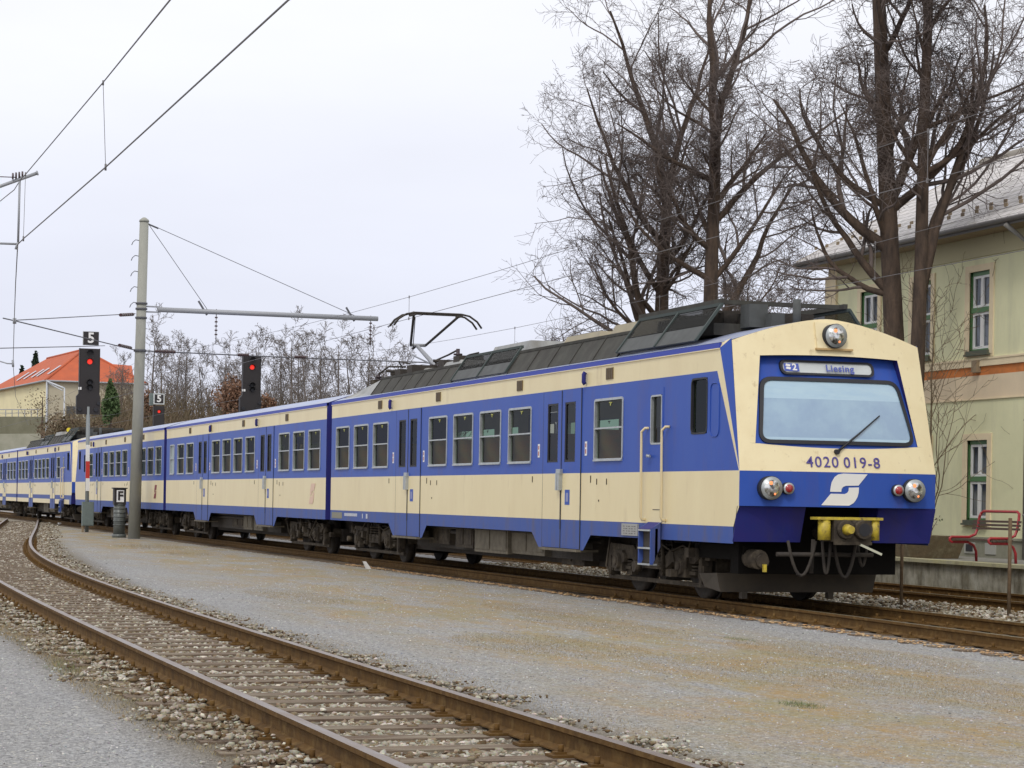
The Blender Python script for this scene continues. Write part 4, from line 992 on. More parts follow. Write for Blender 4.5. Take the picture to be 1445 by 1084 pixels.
    mb.tube([(1.57, T(-.42), 1.04), (1.57, T(-.50), 1.04)], [.13, .12], 0, 18); mb.tube([(1.57, T(-.500), 1.04), (1.57, T(-.505), 1.04)], [.085, .085], 2, 18)
    mb.bar((1.5, T(-.40), .87), (1.80, T(-.55), .72), .03, .03, 3)
    bx(1.17, 1.71, -.44, -.40, .84, .88, 0)
    mb.build('coupler', [GRIME, YELLOW, RUBBER, mat('pale_handle', (.5, .5, .38), .6)], root)
    mb = MB()
    def hose(x0, x1, zb2, t, r=.028):
        pts = [(x0+(x1-x0)*k/10, T(t), .88-(.88-zb2)*max(0.0, math.sin(math.pi*k/10))**.8) for k in range(11)]; mb.tube(pts, r, 0, 8)
    hose(.70, 1.10, .42, -.02, .022); mb.cut(); hose(1.16, 1.28, .45, -.1, .022); mb.cut(); hose(1.35, 1.68, .40, -.05, .024); mb.cut(); hose(1.75, 1.9, .55, .05, .02); mb.cut()
    mb.tube([(.55, T(.0), .70), (1.95, T(.0), .70)], .03, 0, 8); mb.tube([(1.10, T(.05), .90), (1.08, T(.05), .45)], .028, 0, 8)
    mb.build_each('brake_hose', [GRIME3], root)
    # snow plough plate
    mb = MB(); mb.plate([(.30, T(1.25), .15), (2.55, T(1.15), .15), (2.58, T(1.10), .41), (.22, T(1.20), .41)], (0, -sgn*.03, 0), 0)
    mb.plate([(.22, T(1.20), .41), (.30, T(1.25), .15), (.34, T(1.9), .2), (.26, T(1.9), .38)], (.02, 0, 0), 0); mb.box(.6, .68, *sorted((T(1.2), T(1.3))), .06, .15, 0); mb.box(1.9, 1.98, *sorted((T(1.2), T(1.3))), .06, .15, 0)
    mb.build('track_clearer', [mat('plough_brown', (.085, .07, .05), .8, col2=(.06, .05, .04), nscale=3)], root)
    mb = MB()
    for x in (.42,): mb.cyl((x, T(.25), .62), (x, T(.70), .64), .13, 0, 14); mb.cyl((x+.03, T(.2), .60), (x+.03, T(.26), .60), .09, 0, 10); mb.box(x+.02, x+.06, *sorted((T(.15), T(.2))), .46, .56, 1)
    mb.build('horn_unit', [GRIME, YELLOW], root)
    # cab interior so that the side windows do not look into a void
    mb = MB(); mb.box(.08, BW-.08, *sorted((T(2.5), T(2.55))), 1.05, 3.3, 0); mb.cut(); mb.box(.2, BW-.2, *sorted((T(.35), T(.9))), 1.4, 2.0, 1); mb.build_each('cab_bulkhead', [mat('cab_green', (.05, .12, .07), .7), INTER], root)
def cab_side(root, T):
    # driver's side window
    for X, s in ((0, 1), (BW, -1)):
        r = MB(); ring(r, .58, .77, .09, .025, -.006, .04); r.v = [(X+v[0]*s, T(1.38)+v[1], 2.678+v[2]) for v in r.v]
        r.quad((X+.03*s, T(1.11), 2.31), (X+.03*s, T(1.65), 2.31), (X+.03*s, T(1.65), 3.05), (X+.03*s, T(1.11), 3.05), 1); r.build('cab_window', [RUBBER, CABPANE], root)
        r = MB(); ring(r, .43, .71, .05, .025, -.012, .04); r.v = [(X+v[0]*s, T(2.925)+v[1], 2.535+v[2]) for v in r.v]
        r.quad((X+.03*s, T(2.73), 2.2), (X+.03*s, T(3.12), 2.2), (X+.03*s, T(3.12), 2.87), (X+.03*s, T(2.73), 2.87), 1)
        cdm = MB(); cdm.v = []
        def mf(t, z): return 0 if z > ZW else 1
        grid_panel(cdm, X-.007*s, -1, 2.66, 3.29, 1.07, 2.99, [(2.71, 3.14, 2.18, 2.89)], T, mf, zcuts=(ZW,))
        for t in (2.66, 3.29): cdm.quad((X-.007*s, T(t), 1.07), (X+.01*s, T(t), 1.07), (X+.01*s, T(t), 2.99), (X-.007*s, T(t), 2.99), 0)
        cdm.box(X-.012 if s > 0 else X, X if s > 0 else X+.012, *sorted((T(2.66), T(3.0))), 1.245, 1.255, 2)
        dd = cdm.build('cab_door', [BLUE, CREAM, RUBBER], root); r.build('door_window', [ALU, DOORPANE], dd)
    mb = MB(); mb.tube([(-.02, T(3.12), 2.02), (-.07, T(3.12), 2.02)], .022, 0, 10); mb.tube([(-.06, T(3.12), 2.02), (-.06, T(3.02), 2.01)], .018, 0, 8)
    mb.build('cab_door_handle', [ALU], root)
    CH = mat('cream_handrail', (.72, .60, .36), .45)
    for t in (3.30, 2.52):
        mb = MB(); mb.tube([(.0, T(t-.10), 2.42), (-.05, T(t-.06), 2.42), (-.08, T(t), 2.37), (-.08, T(t), 2.25), (-.075, T(t), 1.14), (-.05, T(t), 1.10), (.0, T(t), 1.10)], .020, 0, 10); mb.build('handrail', [CH], root)
    # step box with two treads
    mb = MB(); a, b = sorted((T(2.66), T(3.14)))
    STB = SKIRT
    mb.plate([(-.02, a, 1.07), (-.17, a, .97), (-.17, a, .47), (-.13, a, .47), (-.02, a, .72)], (0, .025, 0), 0)
    mb.plate([(-.02, b, 1.07), (-.17, b, .97), (-.17, b, .47), (-.13, b, .47), (-.02, b, .72)], (0, -.025, 0), 0)
    mb.quad((-.0, a, 1.075), (-.0, b, 1.075), (-.175, b, .972), (-.175, a, .972), 1)
    for z in (.955, .70, .47): mb.box(-.18, -.06, a+.01, b-.01, z-.012, z+.012, 2)
    mb.box(-.10, -.06, a, b, .5, .98, 3)
    mb.build('cab_steps', [STB, NAVY, ALU, GRIME3], root)
    mb = MB(); a, b = sorted((T(3.55), T(4.18))); mb.box(-.03, 0, a, b, .86, 1.035, 0)
    for k in range(4):
        for q in range(5): mb.box(-.033, -.03, a+.06+q*.11, a+.06+q*.11+.07*(.6+.4*((k*3+q) % 2)), .885+k*.035, .897+k*.035, 1)
    mb.build('data_plate', [mat('plate_grey', (.33, .33, .31), .5), mat('plate_text', (.13, .12, .11), .6)], root)
    # raised outline of the sliding window pocket
    mb = MB(); r_ = rounded_rect(.30, .72, .10); n = len(r_)
    for k in range(n):
        a_, b_ = r_[k], r_[(k+1) % n]; mb.tube([(-.004, T(.84)+a_[0], 2.61+a_[1]), (-.004, T(.84)+b_[0], 2.61+b_[1])], .008, 0, 5)
    mb.build('window_pocket', [BLUE], root)
nose(car1, TA); cab_side(car1, TA); nose(car3, TC, False); nose(car4, TD, False); cab_side(car4, TD)
# lettering and emblems on the sides
EMB = mat('faded_emblem', (.70, .50, .38), .6); DKRED = mat('dark_red_emblem', (.22, .03, .04), .5)
def side_emblem(root, yc, zc, h, mt_):
    mb = MB(); s = h/217
    def lg(px, py): return (-.004, yc - (px-262)*s*.9, zc + (253-py)*s)
    for pl_ in ([(250,145),(425,147),(360,225),(270,228),(240,250),(238,270),(160,270),(170,205),(215,152)], [(100,362),(165,283),(262,284),(291,262),(291,240),(364,237),(355,300),(325,345),(295,362)]):
        mb.plate([lg(*p) for p in pl_], (-.003, 0, 0), 0)
    mb.build('side_emblem', [mt_], root)
side_emblem(car2, 24.5, 1.42, .48, EMB); side_emblem(car3, 47.4, 1.42, .45, DKRED)
M_ = mat('small_lettering', (.52, .54, .58), .6)
mb = MB(); R_ = random.Random(4)
mb.box(-.006, 0, 21.55, 22.5, .875, 1.01, 1)
y = 20.2
while y < 21.35: w_ = R_.uniform(.05, .09); mb.box(-.005, 0, y, y+w_, .935, 1.0, 0); y += w_+.03
mb.box(-.005, 0, 19.3, 19.42, .90, 1.0, 0); mb.box(-.005, 0, 19.7, 19.75, .90, 1.0, 0)
mb.build('side_lettering', [M_, mat('lettering_plate', (.22, .21, .16), .6)], car1)

# ------------------------------------------------------------------ platform, station building, bench
PLAT = mat('platform_asphalt', (.23, .225, .205), .9, col2=(.29, .28, .25), nscale=3, bump=.1)
PWALL = mat('platform_wall_concrete', (.36, .345, .28), .9, col2=(.22, .20, .14), nscale=3.0, bump=.5, bscale=7, dirt=(.085, .07, .04), dlo=.46, dhi=.66, dscale=2.6, dstretch=(1, 1, .5))
mb = MB(); mb.box(7.86, 40, -25, 190, -.25, .37, 0); mb.build('platform', [PLAT]).__setitem__('kind', 'structure')
pe = empty('platform_edge_wall', (7.8, 0, GZ), 'stained concrete platform wall with yellowish edge slabs behind the far track', 'platform wall')
mb = MB()
for k in range(30): mb.box(7.80, 7.86, -25+k*2.4, -25+(k+1)*2.4-.015, -.25, .345, 0)
mb.build('wall_slab', [PWALL], pe)
mb = MB()
for k in range(60): mb.box(7.72, 8.05, -25+k*1.2, -25+(k+1)*1.2-.012, .345, .405, 0)
mb.build('edge_slab', [mat('edge_slab_yellow', (.42, .39, .20), .8, col2=(.36, .34, .24), nscale=2, dirt=(.24, .22, .15), dlo=.5, dhi=.7, dscale=4)], pe)

WALLG = mat('green_render', (.75, .735, .47), .9, col2=(.69, .68, .43), nscale=1.1, bump=.10, bscale=20, dirt=(.55, .54, .36), dlo=.52, dhi=.80, dscale=1.4)
CRM = mat('cream_render', (.80, .68, .46), .9, col2=(.72, .60, .40), nscale=1.5)
PEACH = mat('peach_render', (.76, .62, .43), .9, col2=(.68, .56, .39), nscale=1.5)
ORNG = mat('orange_band', (.70, .22, .05), .85, col2=(.42, .15, .045), nscale=2)
PLIN = mat('plinth_render', (.30, .29, .22), .9, col2=(.24, .24, .18), nscale=2, dirt=(.17, .16, .11), dlo=.5, dhi=.75)
SOFF = mat('soffit_brown', (.30, .23, .14), .8, col2=(.24, .18, .115), nscale=2)
WGREEN = mat('window_green', (.07, .17, .06), .5); WWHITE = mat('window_white', (.72, .72, .70), .5); CURT = mat('curtain_grey', (.30, .31, .34), .8, col2=(.17, .17, .19), nscale=7, stretch=(1, 3, .15))
def roof_tiles():
    M = bpy.data.materials.new('fibre_cement_tiles'); M.use_nodes = True; t = M.node_tree; n = t.nodes; l = t.links; b = n['Principled BSDF']; b.inputs['Roughness'].default_value = .8
    tcn = n.new('ShaderNodeTexCoord'); sp = n.new('ShaderNodeSeparateXYZ'); cb = n.new('ShaderNodeCombineXYZ'); l.new(tcn.outputs['Object'], sp.inputs[0]); l.new(sp.outputs[1], cb.inputs[0]); l.new(sp.outputs[0], cb.inputs[1])
    br = n.new('ShaderNodeTexBrick'); br.inputs['Scale'].default_value = 1; br.inputs['Brick Width'].default_value = .40; br.inputs['Row Height'].default_value = .26; br.inputs['Mortar Size'].default_value = .022; br.inputs['Mortar Smooth'].default_value = .6
    br.inputs['Color1'].default_value = (.68, .65, .635, 1); br.inputs['Color2'].default_value = (.58, .555, .545, 1); br.inputs['Mortar'].default_value = (.27, .25, .24, 1); l.new(cb.outputs[0], br.inputs[0])
    nz_ = n.new('ShaderNodeTexNoise'); nz_.inputs['Scale'].default_value = 5; nz_.inputs['Detail'].default_value = 8; l.new(tcn.outputs['Object'], nz_.inputs['Vector'])
    r = n.new('ShaderNodeMapRange'); r.inputs[1].default_value = .5; r.inputs[2].default_value = .68; r.inputs[4].default_value = .7; l.new(nz_.outputs[0], r.inputs[0])
    mm = n.new('ShaderNodeMix'); mm.data_type = 'RGBA'; l.new(r.outputs[0], mm.inputs[0]); l.new(br.outputs[0], mm.inputs[6]); mm.inputs[7].default_value = (.42, .395, .35, 1); l.new(mm.outputs[2], b.inputs['Base Color'])
    bp = n.new('ShaderNodeBump'); bp.inputs['Strength'].default_value = .5; bp.inputs['Distance'].default_value = .02; l.new(br.outputs['Fac'], bp.inputs['Height']); bp.invert = True; l.new(bp.outputs[0], b.inputs['Normal']); return M
TILES = roof_tiles()
BX, BY0, BY1, BXE = 10.6, -14.0, 19.08, 19.0
bl = empty('station_building', (14.8, 4, .37), 'two storey green rendered station building with orange band and grey tiled roof', 'building')
wy = [12.32 - 2.35*k for k in range(-2, 11) ]
wy = [y for y in wy if y < 18 and y > BY0+1]
mb = MB(); holes = [(y-.40, y+.40, z0, z1) for y in wy for z0, z1 in ((4.44, 6.02), (1.09, 2.68))]
def bm(t, z):
    if z < .77: return 3
    if 3.96 < z < 4.13: return 2
    if 3.5 < z < 3.96: return 4
    if 4.13 < z < 4.28: return 1
    if t > 18.58 and z > 4.28: return 1
    return 0
grid_panel(mb, BX, -1, BY0, BY1, .37, 6.75, holes, lambda t: t, bm, (18.58,), (.77, 3.5, 3.96, 4.13, 4.28))
mb.quad((BX, BY1, .37), (BXE, BY1, .37), (BXE, BY1, 6.75), (BX, BY1, 6.75), 0); mb.poly([(BX, BY1, 6.75), (BXE, BY1, 6.75), (14.8, BY1, 9.1)], 0)
mb.quad((BXE, BY1, .37), (BXE, BY0, .37), (BXE, BY0, 6.75), (BXE, BY1, 6.75), 0); mb.quad((BXE, BY0, .37), (BX, BY0, .37), (BX, BY0, 6.75), (BXE, BY0, 6.75), 0)
mb.build('wall', [WALLG, CRM, ORNG, PLIN, PEACH], bl)
mb = MB(); mb.box(BX-.035, BX+.01, BY0, BY1+.02, 4.135, 4.27, 0); mb.box(BX-.05, BX+.01, BY0, BY1+.02, 4.262, 4.30, 0); mb.box(BX-.03, BX+.0, BY0, BY1, 3.475, 3.50, 0); mb.box(BX-.04, BX+.01, BY0, BY1+.02, .72, .77, 1)
mb.build('cornice', [CRM, PLIN], bl)
mb = MB(); mb.box(BX-.06, BX+.3, 18.58, BY1+.03, 4.31, 6.5, 0); mb.build('corner_pilaster', [CRM], bl)
mb = MB(); mb.box(BX-.04, BX, BY0, 18.55, 6.30, 6.72, 0); mb.build('eave_frieze', [mat('frieze_brown_green', (.46, .42, .26), .9)], bl)
def bwin(y, z0, z1):
    mb = MB(); o = .15; h0, h1 = y-.40, y+.40
    for a, b, c, d in ((h0-o, h0, z0-.07, z1+.13), (h1, h1+o, z0-.07, z1+.13), (h0, h1, z1, z1+.13)): mb.box(BX-.03, BX+.02, a, b, c, d, 0)
    mb.box(BX-.02, BX+.02, h0-o, h1+o, z0-.12, z0-.07, 0)
    f = mb.build('window_surround', [CRM], bl)
    mb = MB(); X = BX+.05
    mb.box(X-.02, X+.06, h0, h0+.05, z0, z1, 0); mb.box(X-.02, X+.06, h1-.05, h1, z0, z1, 0); mb.box(X-.02, X+.06, h0, h1, z1-.08, z1, 0); mb.box(X-.02, X+.06, h0, h1, z0, z0+.05, 0)
    zm = (z0+z1)/2+.03; mb.box(X-.03, X+.06, h0, h1, zm-.05, zm+.05, 0)
    for (c, d) in ((z0+.05, zm-.05), (zm+.05, z1-.08)):
        for a, b in ((h0+.06, y), (y, h1-.06)):
            mb.box(X-.01, X+.03, a+.003, a+.05, c, d, 1); mb.box(X-.01, X+.03, b-.05, b-.003, c, d, 1); mb.box(X-.01, X+.03, a+.05, b-.05, c, c+.05, 1); mb.box(X-.01, X+.03, a+.05, b-.05, d-.05, d, 1)
    for q in (h0, h1): mb.quad((BX, q, z0), (BX+.12, q, z0), (BX+.12, q, z1), (BX, q, z1), 0)
    mb.quad((BX, h0, z1), (BX+.2, h0, z1), (BX+.2, h1, z1), (BX, h1, z1), 0)
    w_ = mb.build('window_frame', [WGREEN, WWHITE], f)
    mb = MB(); mb.quad((X+.02, h0+.03, z0+.02), (X+.02, h1-.03, z0+.02), (X+.02, h1-.03, z1-.02), (X+.02, h0+.03, z1-.02), 0); mb.build('pane', [BPANE], f)
    mb = MB(); nn = 24
    for k in range(nn):
        a, b = h0+.03+k*(.74/nn), h0+.03+(k+1)*(.74/nn); xa = X+.10+.02*math.sin(k*1.3); xb = X+.10+.02*math.sin((k+1)*1.3); mb.quad((xa, a, z0), (xb, b, z0), (xb, b, z1), (xa, a, z1), 0)
    mb.build('curtain', [CURT], f)
    mb = MB(); mb.box(BX-.10, BX+.10, h0-.06, h1+.06, z0-.09, z0-.055, 0); mb.box(BX-.08, BX+.04, h0-.02, h1+.02, z0-.053, z0+.01, 0); mb.build('window_sill', [mat('sill_dark', (.09, .10, .07), .7)], f)
BPANE = glass_mat('building_glass', (.75, .78, .80), .08)
for y in wy: bwin(y, 4.44, 6.02); bwin(y, 1.09, 2.68)
# a bracket on the orange band
mb = MB(); mb.box(BX-.10, BX, 12.25, 12.45, 4.02, 4.25, 0); mb.build('wall_bracket', [SOFF], bl)
# roof
rb = MB(); EX, EY, RZ = 10.05, 19.6, 9.42
def slope(x0, z0, x1, z1, th, m=0): rb.hexa([(x0, BY0-.5, z0-th), (x1, BY0-.5, z1-th), (x1, EY, z1-th), (x0, EY, z0-th)], [(x0, BY0-.5, z0), (x1, BY0-.5, z1), (x1, EY, z1), (x0, EY, z0)], m)
slope(EX, 6.86, 14.8, RZ, .10); slope(19.55, 6.86, 14.8, RZ, .10)
rf = rb.build('roof', [TILES], bl)
mb = MB(); mb.box(EX+.02, BX, BY0-.4, EY-.05, 6.70, 6.755, 0); mb.box(EX, EX+.03, BY0-.5, EY, 6.70, 6.80, 1); mb.box(19.0, 19.5, BY0-.4, EY-.05, 6.70, 6.755, 0)
mb.plate([(EX, EY, 6.70), (14.8, EY, RZ-.15), (14.8, EY, RZ+.02), (EX, EY, 6.88)], (0, .03, 0), 2); mb.plate([(19.55, EY, 6.70), (14.8, EY, RZ-.15), (14.8, EY, RZ+.02), (19.55, EY, 6.88)], (0, .03, 0), 2)
mb.build('eaves', [SOFF, mat('gutter_grey', (.15, .14, .13), .6), mat('verge_pale', (.42, .38, .32), .8)], bl)
mb = MB(); mb.tube([(EX-.05, BY0-.5, 6.76), (EX-.05, EY, 6.80)], .045, 0, 10); mb.build('rain_gutter', [mat('gutter_grey', (.15, .14, .13))], bl)
mb = MB()
for k in range(46):
    y = 19.2-k*.55
    for xr, zr in ((10.36, 7.13), (11.0, 7.37)): mb.box(xr, xr+.02, y, y+.12, zr, zr+.07, 0)
mb.build('snow_guards', [SOFF], rf).__setitem__('kind', 'stuff')
mb = MB(); mb.tube([(14.8, BY0-.5, RZ), (14.8, EY, RZ)], .11, 0, 10); mb.build('ridge_cap', [mat('verge_pale', (.42, .38, .32))], rf)
mb = MB(); mb.tube([(EX-.07, 10.36, 6.7), (BX-.09, 10.36, 6.35), (BX-.09, 10.36, .38)], .05, 0, 10)
for z in (1.2, 3.0, 5.0): mb.cyl((BX-.09, 10.36, z), (BX-.09, 10.36, z+.04), .06, 0, 10)
mb.build('downpipe', [mat('downpipe_grey', (.20, .19, .17), .6)], bl)
mb = MB(); mb.box(BX-.02, BX+.02, 11.55, 11.95, .44, .66, 0); mb.cut(); mb.box(BX-.02, BX+.02, 12.35, 12.75, .44, .66, 0); mb.box(BX-.03, BX, 12.42, 12.68, .48, .62, 1); mb.build_each('cellar_window', [mat('cellar_frame', (.38, .38, .34), .7), RUBBER], bl)

# bench
be = empty('bench', (8.65, 8.6, .37), 'red tube bench with thin brown slats on the platform', 'bench')
for y in (7.95, 9.32):
    mb = MB()
    mb.tube([(8.88, y, .37), (8.87, y, .55), (8.82, y, .66), (8.70, y, .72), (8.36, y, .72), (8.33, y, .745), (8.33, y, .79), (8.36, y, .81), (8.72, y, .81), (8.85, y, .86), (8.90, y, .97), (8.93, y, 1.18), (8.95, y+(.03 if y < 8 else -.03), 1.25)], .026, 0, 8)
    mb.build('side_frame', [BENCHRED], be)
mb = MB(); mb.tube([(8.93, 7.95, 1.18), (8.95, 7.98, 1.25), (8.96, 8.06, 1.285), (8.96, 9.21, 1.285), (8.95, 9.29, 1.25), (8.93, 9.32, 1.18)], .026, 0, 8); mb.build('top_rail', [BENCHRED], be)
SLAT = mat('bench_slat_brown', (.10, .065, .05), .6)
for k in range(3):
    mb = MB(); mb.box(8.875+k*.012, 8.90+k*.012, 7.85, 9.48, .955+k*.065, .995+k*.065, 0); mb.build('back_slat', [SLAT], be)
for k in range(6):
    mb = MB(); mb.box(8.36+k*.07, 8.41+k*.07, 7.85, 9.45, .765, .79, 0); mb.build('seat_slat', [SLAT], be)
# planter with dry plants
pl_ = empty('planter', (8.9, 11.6, .37), 'brown stone planter with dry plants beside the bench', 'planter')
mb = MB(); mb.hexa([(8.35, 10.9, .37), (9.4, 10.9, .37), (9.4, 12.4, .37), (8.35, 12.4, .37)], [(8.25, 10.75, .80), (9.5, 10.75, .80), (9.5, 12.5, .80), (8.25, 12.5, .80)], 0)
mb.build('planter_box', [mat('planter_brown', (.17, .125, .07), .95, col2=(.10, .08, .045), nscale=5, bump=.8, bscale=9, dirt=(.24, .20, .12), dlo=.5, dhi=.7, dscale=5, dstretch=(1, 1, 1))], pl_)
mb = MB(); R_ = random.Random(3)
for k in range(16):
    mb.cut(); x = R_.uniform(8.4, 9.2); y = R_.uniform(10.95, 12.3); h = R_.uniform(.12, .40); p = Vector((x, y, .79)); pts = [p]; d = Vector((R_.uniform(-.4, .4), R_.uniform(-.4, .4), 1))
    for q in range(4): p = p + d.normalized()*h/4; d += Vector((R_.uniform(-.3, .3), R_.uniform(-.3, .3), 0)); pts.append(p.copy())
    mb.tube(pts, [.012, .010, .008, .006, .004], 0, 5)
    for q in range(14):
        c = pts[R_.choice((2, 3, 4, 4))] + Vector((R_.uniform(-.06, .06), R_.uniform(-.06, .06), R_.uniform(-.05, .05))); a = Vector((R_.uniform(-1, 1), R_.uniform(-1, 1), R_.uniform(-1, 1))).normalized()*.03; b = a.cross(Vector((0, .3, 1))).normalized()*.018
        mb.quad(c-a, c-b, c+a, c+b, 1 + (R_.random() < .35))
mb.build_each('dry_plant', [TWIG, mat('dry_leaf', (.10, .065, .05), .9), mat('green_leaf', (.08, .13, .05), .8)], pl_)
# rusty marker posts between the tracks
for i, (x, y, h) in enumerate(((4.02, 3.06, 1.15), (3.94, -.14, 1.22))):
    mb = MB(); mb.tube([(x, y, -.2), (x, y, h)], .026, 0, 8); o = mb.build('marker_post', [mat('rusty_post', (.10, .06, .03), .8, col2=(.16, .11, .06), nscale=12)])
    tag(o, ['thin rusty post between the tracks just right of the train front', 'thin rusty post in front of the red bench'][i], 'post', 'rusty posts between the tracks')

# ------------------------------------------------------------------ signals, pole, point indicator
REDLIT = mat('lit_red_signal', (0.8, .05, .03), .4, emit=((1, .035, .02), .75))
def sig_head(root, c, w_, h, Yd, step=True, red=.13, dim=(.5, .78)):
    """c = centre top of head; faces the camera side (towards -y)"""
    mb = MB(); x0, x1 = c.x-w_/2, c.x+w_/2; y = c.y; zt = c.z; zb = c.z-h
    zs = zt - h*.68 if step else zb
    mb.box(x0, x1, y, y+.25, zs, zt, 0)
    if step: mb.hexa([(x0-.10, y, zb), (x1+.04, y, zb), (x1+.04, y+.25, zb), (x0-.10, y+.25, zb)], [(x0-.10, y, zs-.12), (x1+.04, y, zs-.12), (x1+.04, y+.25, zs-.12), (x0-.10, y+.25, zs-.12)], 0); mb.hexa([(x0-.10, y, zs-.12), (x1+.04, y, zs-.12), (x1+.04, y+.25, zs-.12), (x0-.10, y+.25, zs-.12)], [(x0, y, zs), (x1, y, zs), (x1, y+.25, zs), (x0, y+.25, zs)], 0)
    mb.box(x0-.01, x0+.01, y-.02, y+.26, zs, zt+.01, 0); mb.box(x1-.01, x1+.01, y-.02, y+.26, zs, zt+.01, 0)
    hd = mb.build('signal_head', [BLACK], root)
    mb = MB(); zc = zt - h*.20; r = w_*.135
    mb.tube([(c.x, y-.005, zc), (c.x, y-.03, zc)], [r, r*.8], 0, 18); mb.build('red_lamp', [REDLIT], hd)
    mb = MB()
    for f, xo in ((.20, 0), (.07, 0), (.52, 0), (.60, 0)) if step else ((.2, 0),):
        zz = zt-h*f; k = 10
        pts = [(c.x+xo+r*1.25*math.cos(math.pi*i/k), zz+r*1.25*math.sin(math.pi*i/k)) for i in range(k+1)]
        for a, b in zip(pts[:-1], pts[1:]): mb.quad((a[0], y-.002, a[1]), (b[0], y-.002, b[1]), (b[0], y-.16, b[1]), (a[0], y-.16, a[1]), 0)
    for f, xo in (((.52, 0), (.60, .02), (.83, .28), (.93, -.28), (.93, .2)) if step else ()):
        mb.tube([(c.x+xo*w_/.6, y-.0, zt-h*f), (c.x+xo*w_/.6, y-.05, zt-h*f)], [r*.8, r*.7], 0, 14)
    mb.build('lamp_hood', [RUBBER], hd)
    if step:
        mb = MB(); mb.box(x0-.04, x0+.08, y-.02, y-.002, zt-h*.63, zt-h*.59, 0); mb.build('signal_plate', [WHITE], hd)
    return hd
def number_box(root, c, w_, h, bord, ch='5', back=BLACK):
    mb = MB(); mb.box(c.x-w_/2, c.x+w_/2, c.y, c.y+.12, c.z-h/2, c.z+h/2, 0)
    if bord: mb.box(c.x-w_/2-.06, c.x+w_/2+.06, c.y+.01, c.y+.13, c.z-h/2-.06, c.z+h/2+.06, 1)
    else: mb.box(c.x-w_/2-.015, c.x+w_/2+.015, c.y+.02, c.y+.125, c.z-h/2-.015, c.z+h/2+.015, 1)
    nb = mb.build('number_box', [back, mat('box_white', (.55, .57, .56), .5)], root)
    text_mesh('number_text', ch, h*1.10, WHITE, frame_to((c.x, c.y-.012, c.z), (1, 0, 0), (0, 0, 1)), nb, .006, 1, .012)
# signal 1: in front of the train
fo = at(122.5, 752, 85.8); Y1 = 85.8
r1 = empty('track_signal', (fo.x, fo.y, GZ), 'tall black signal showing red under a number 5, left of the concrete pole', 'railway signal', 'signals showing red')
top = at(127, 492, Y1)
sig_head(r1, top, .76, 2.52, Y1)
nc = at(128.5, 477.5, Y1); number_box(r1, nc, .58, .50, False)
mb = MB(); b = at(124.5, 585, Y1)
mb.cyl((fo.x, fo.y+.05, GZ), (b.x, b.y+.05, b.z+.3), .075, 0, 12); mb.build('mast', [mat('mast_grey', (.22, .24, .24), .6)], r1)
mb = MB()
for (ya, yb, m_) in ((628, 651, 0), (651, 675, 1), (675, 693, 0)):
    p, q = at(123.6, ya, Y1), at(123.4, yb, Y1); x = (p.x+q.x)/2; mb.cut(); mb.box(x-.075, x+.075, p.y-.06, p.y-.03, q.z, p.z, m_)
mb.build_each('mast_band', [WHITE, RED], r1)
mb = MB(); p, q = at(115, 708, Y1), at(131, 742, Y1); mb.box(p.x, q.x, p.y-.35, p.y-.05, q.z, p.z, 0); mb.box(p.x+.02, q.x-.02, p.y-.365, p.y-.35, q.z+.03, p.z-.03, 0); mb.build('cable_cabinet', [CABINET], r1)
mb = MB(); mb.box(fo.x-.22, fo.x-.14, fo.y-.2, fo.y-.1, GZ, q.z, 0); mb.build('cabinet_leg', [SOFF], r1)
# signal 3: large, between train and platform track
Y3 = 79.0; top = at(356, 502.5, Y3); r3 = empty('track_signal', (top.x+.1, top.y, GZ), 'black signal showing red behind the train roof, without a number', 'railway signal', 'signals showing red')
sig_head(r3, top, .62, 2.0, Y3, red=.11); mb = MB(); mb.cyl((top.x, top.y+.3, GZ), (top.x, top.y+.3, top.z-1.5), .08, 0, 10); mb.build('mast', [GALV], r3)
# signal 2: small and far
Y2 = 127.0; top = at(224.5, 573, Y2); r2 = empty('track_signal', (top.x, top.y, GZ), 'small far signal showing red under a white framed 5, just right of the concrete pole', 'railway signal', 'signals showing red')
sig_head(r2, top, .60, 1.6, Y2, False); c = at(224.5, 563, Y2); number_box(r2, c, .50, .50, True)
mb = MB(); p, q = at(212, 555, Y2), at(217, 572, Y2); mb.box(p.x, q.x, p.y+.1, p.y+.4, q.z, p.z, 0); mb.build('side_box', [CABINET], r2)
mb = MB(); mb.cyl((top.x, top.y+.3, GZ), (top.x, top.y+.3, top.z), .08, 0, 10); mb.build('mast', [GALV], r2)
# point indicator F
Yf = 76.5; f0, f1 = at(159.5, 765, Yf), at(178, 711, Yf); cx_ = (f0.x+f1.x)/2
rf_ = empty('route_indicator', (cx_, f0.y, GZ), 'dark ribbed lantern with a white F sign at the foot of the pole', 'lantern')
mb = MB(); mb.tube([(cx_, f0.y, GZ), (cx_, f0.y, f1.z)], .20, 0, 20)
for k in range(6): mb.tube([(cx_, f0.y, .25+k*.14), (cx_, f0.y, .28+k*.14)], .215, 0, 20)
mb.tube([(cx_, f0.y, GZ-.02), (cx_, f0.y, GZ+.12)], .24, 0, 20)
mb.build('lantern_body', [mat('lantern_grey', (.075, .085, .08), .4, col2=(.13, .14, .13), nscale=5)], rf_)
t0, t1 = at(161, 712, Yf), at(177, 690, Yf)
mb = MB(); mb.box(t0.x-.02, t1.x+.02, f0.y-.19, f0.y+.19, t0.z, t1.z, 0); mb.box(t0.x-.06, t1.x+.06, f0.y-.23, f0.y+.23, t1.z, t1.z+.04, 0); mb.build('lantern_head', [BLACK], rf_)
mb = MB(); p, q = at(163.5, 708.5, Yf), at(174.5, 692, Yf); mb.box(p.x, q.x, f0.y-.21, f0.y-.19, p.z, q.z, 0); pn = mb.build('sign_panel', [mat('lit_white_panel', (.85, .85, .85), .5)], rf_)
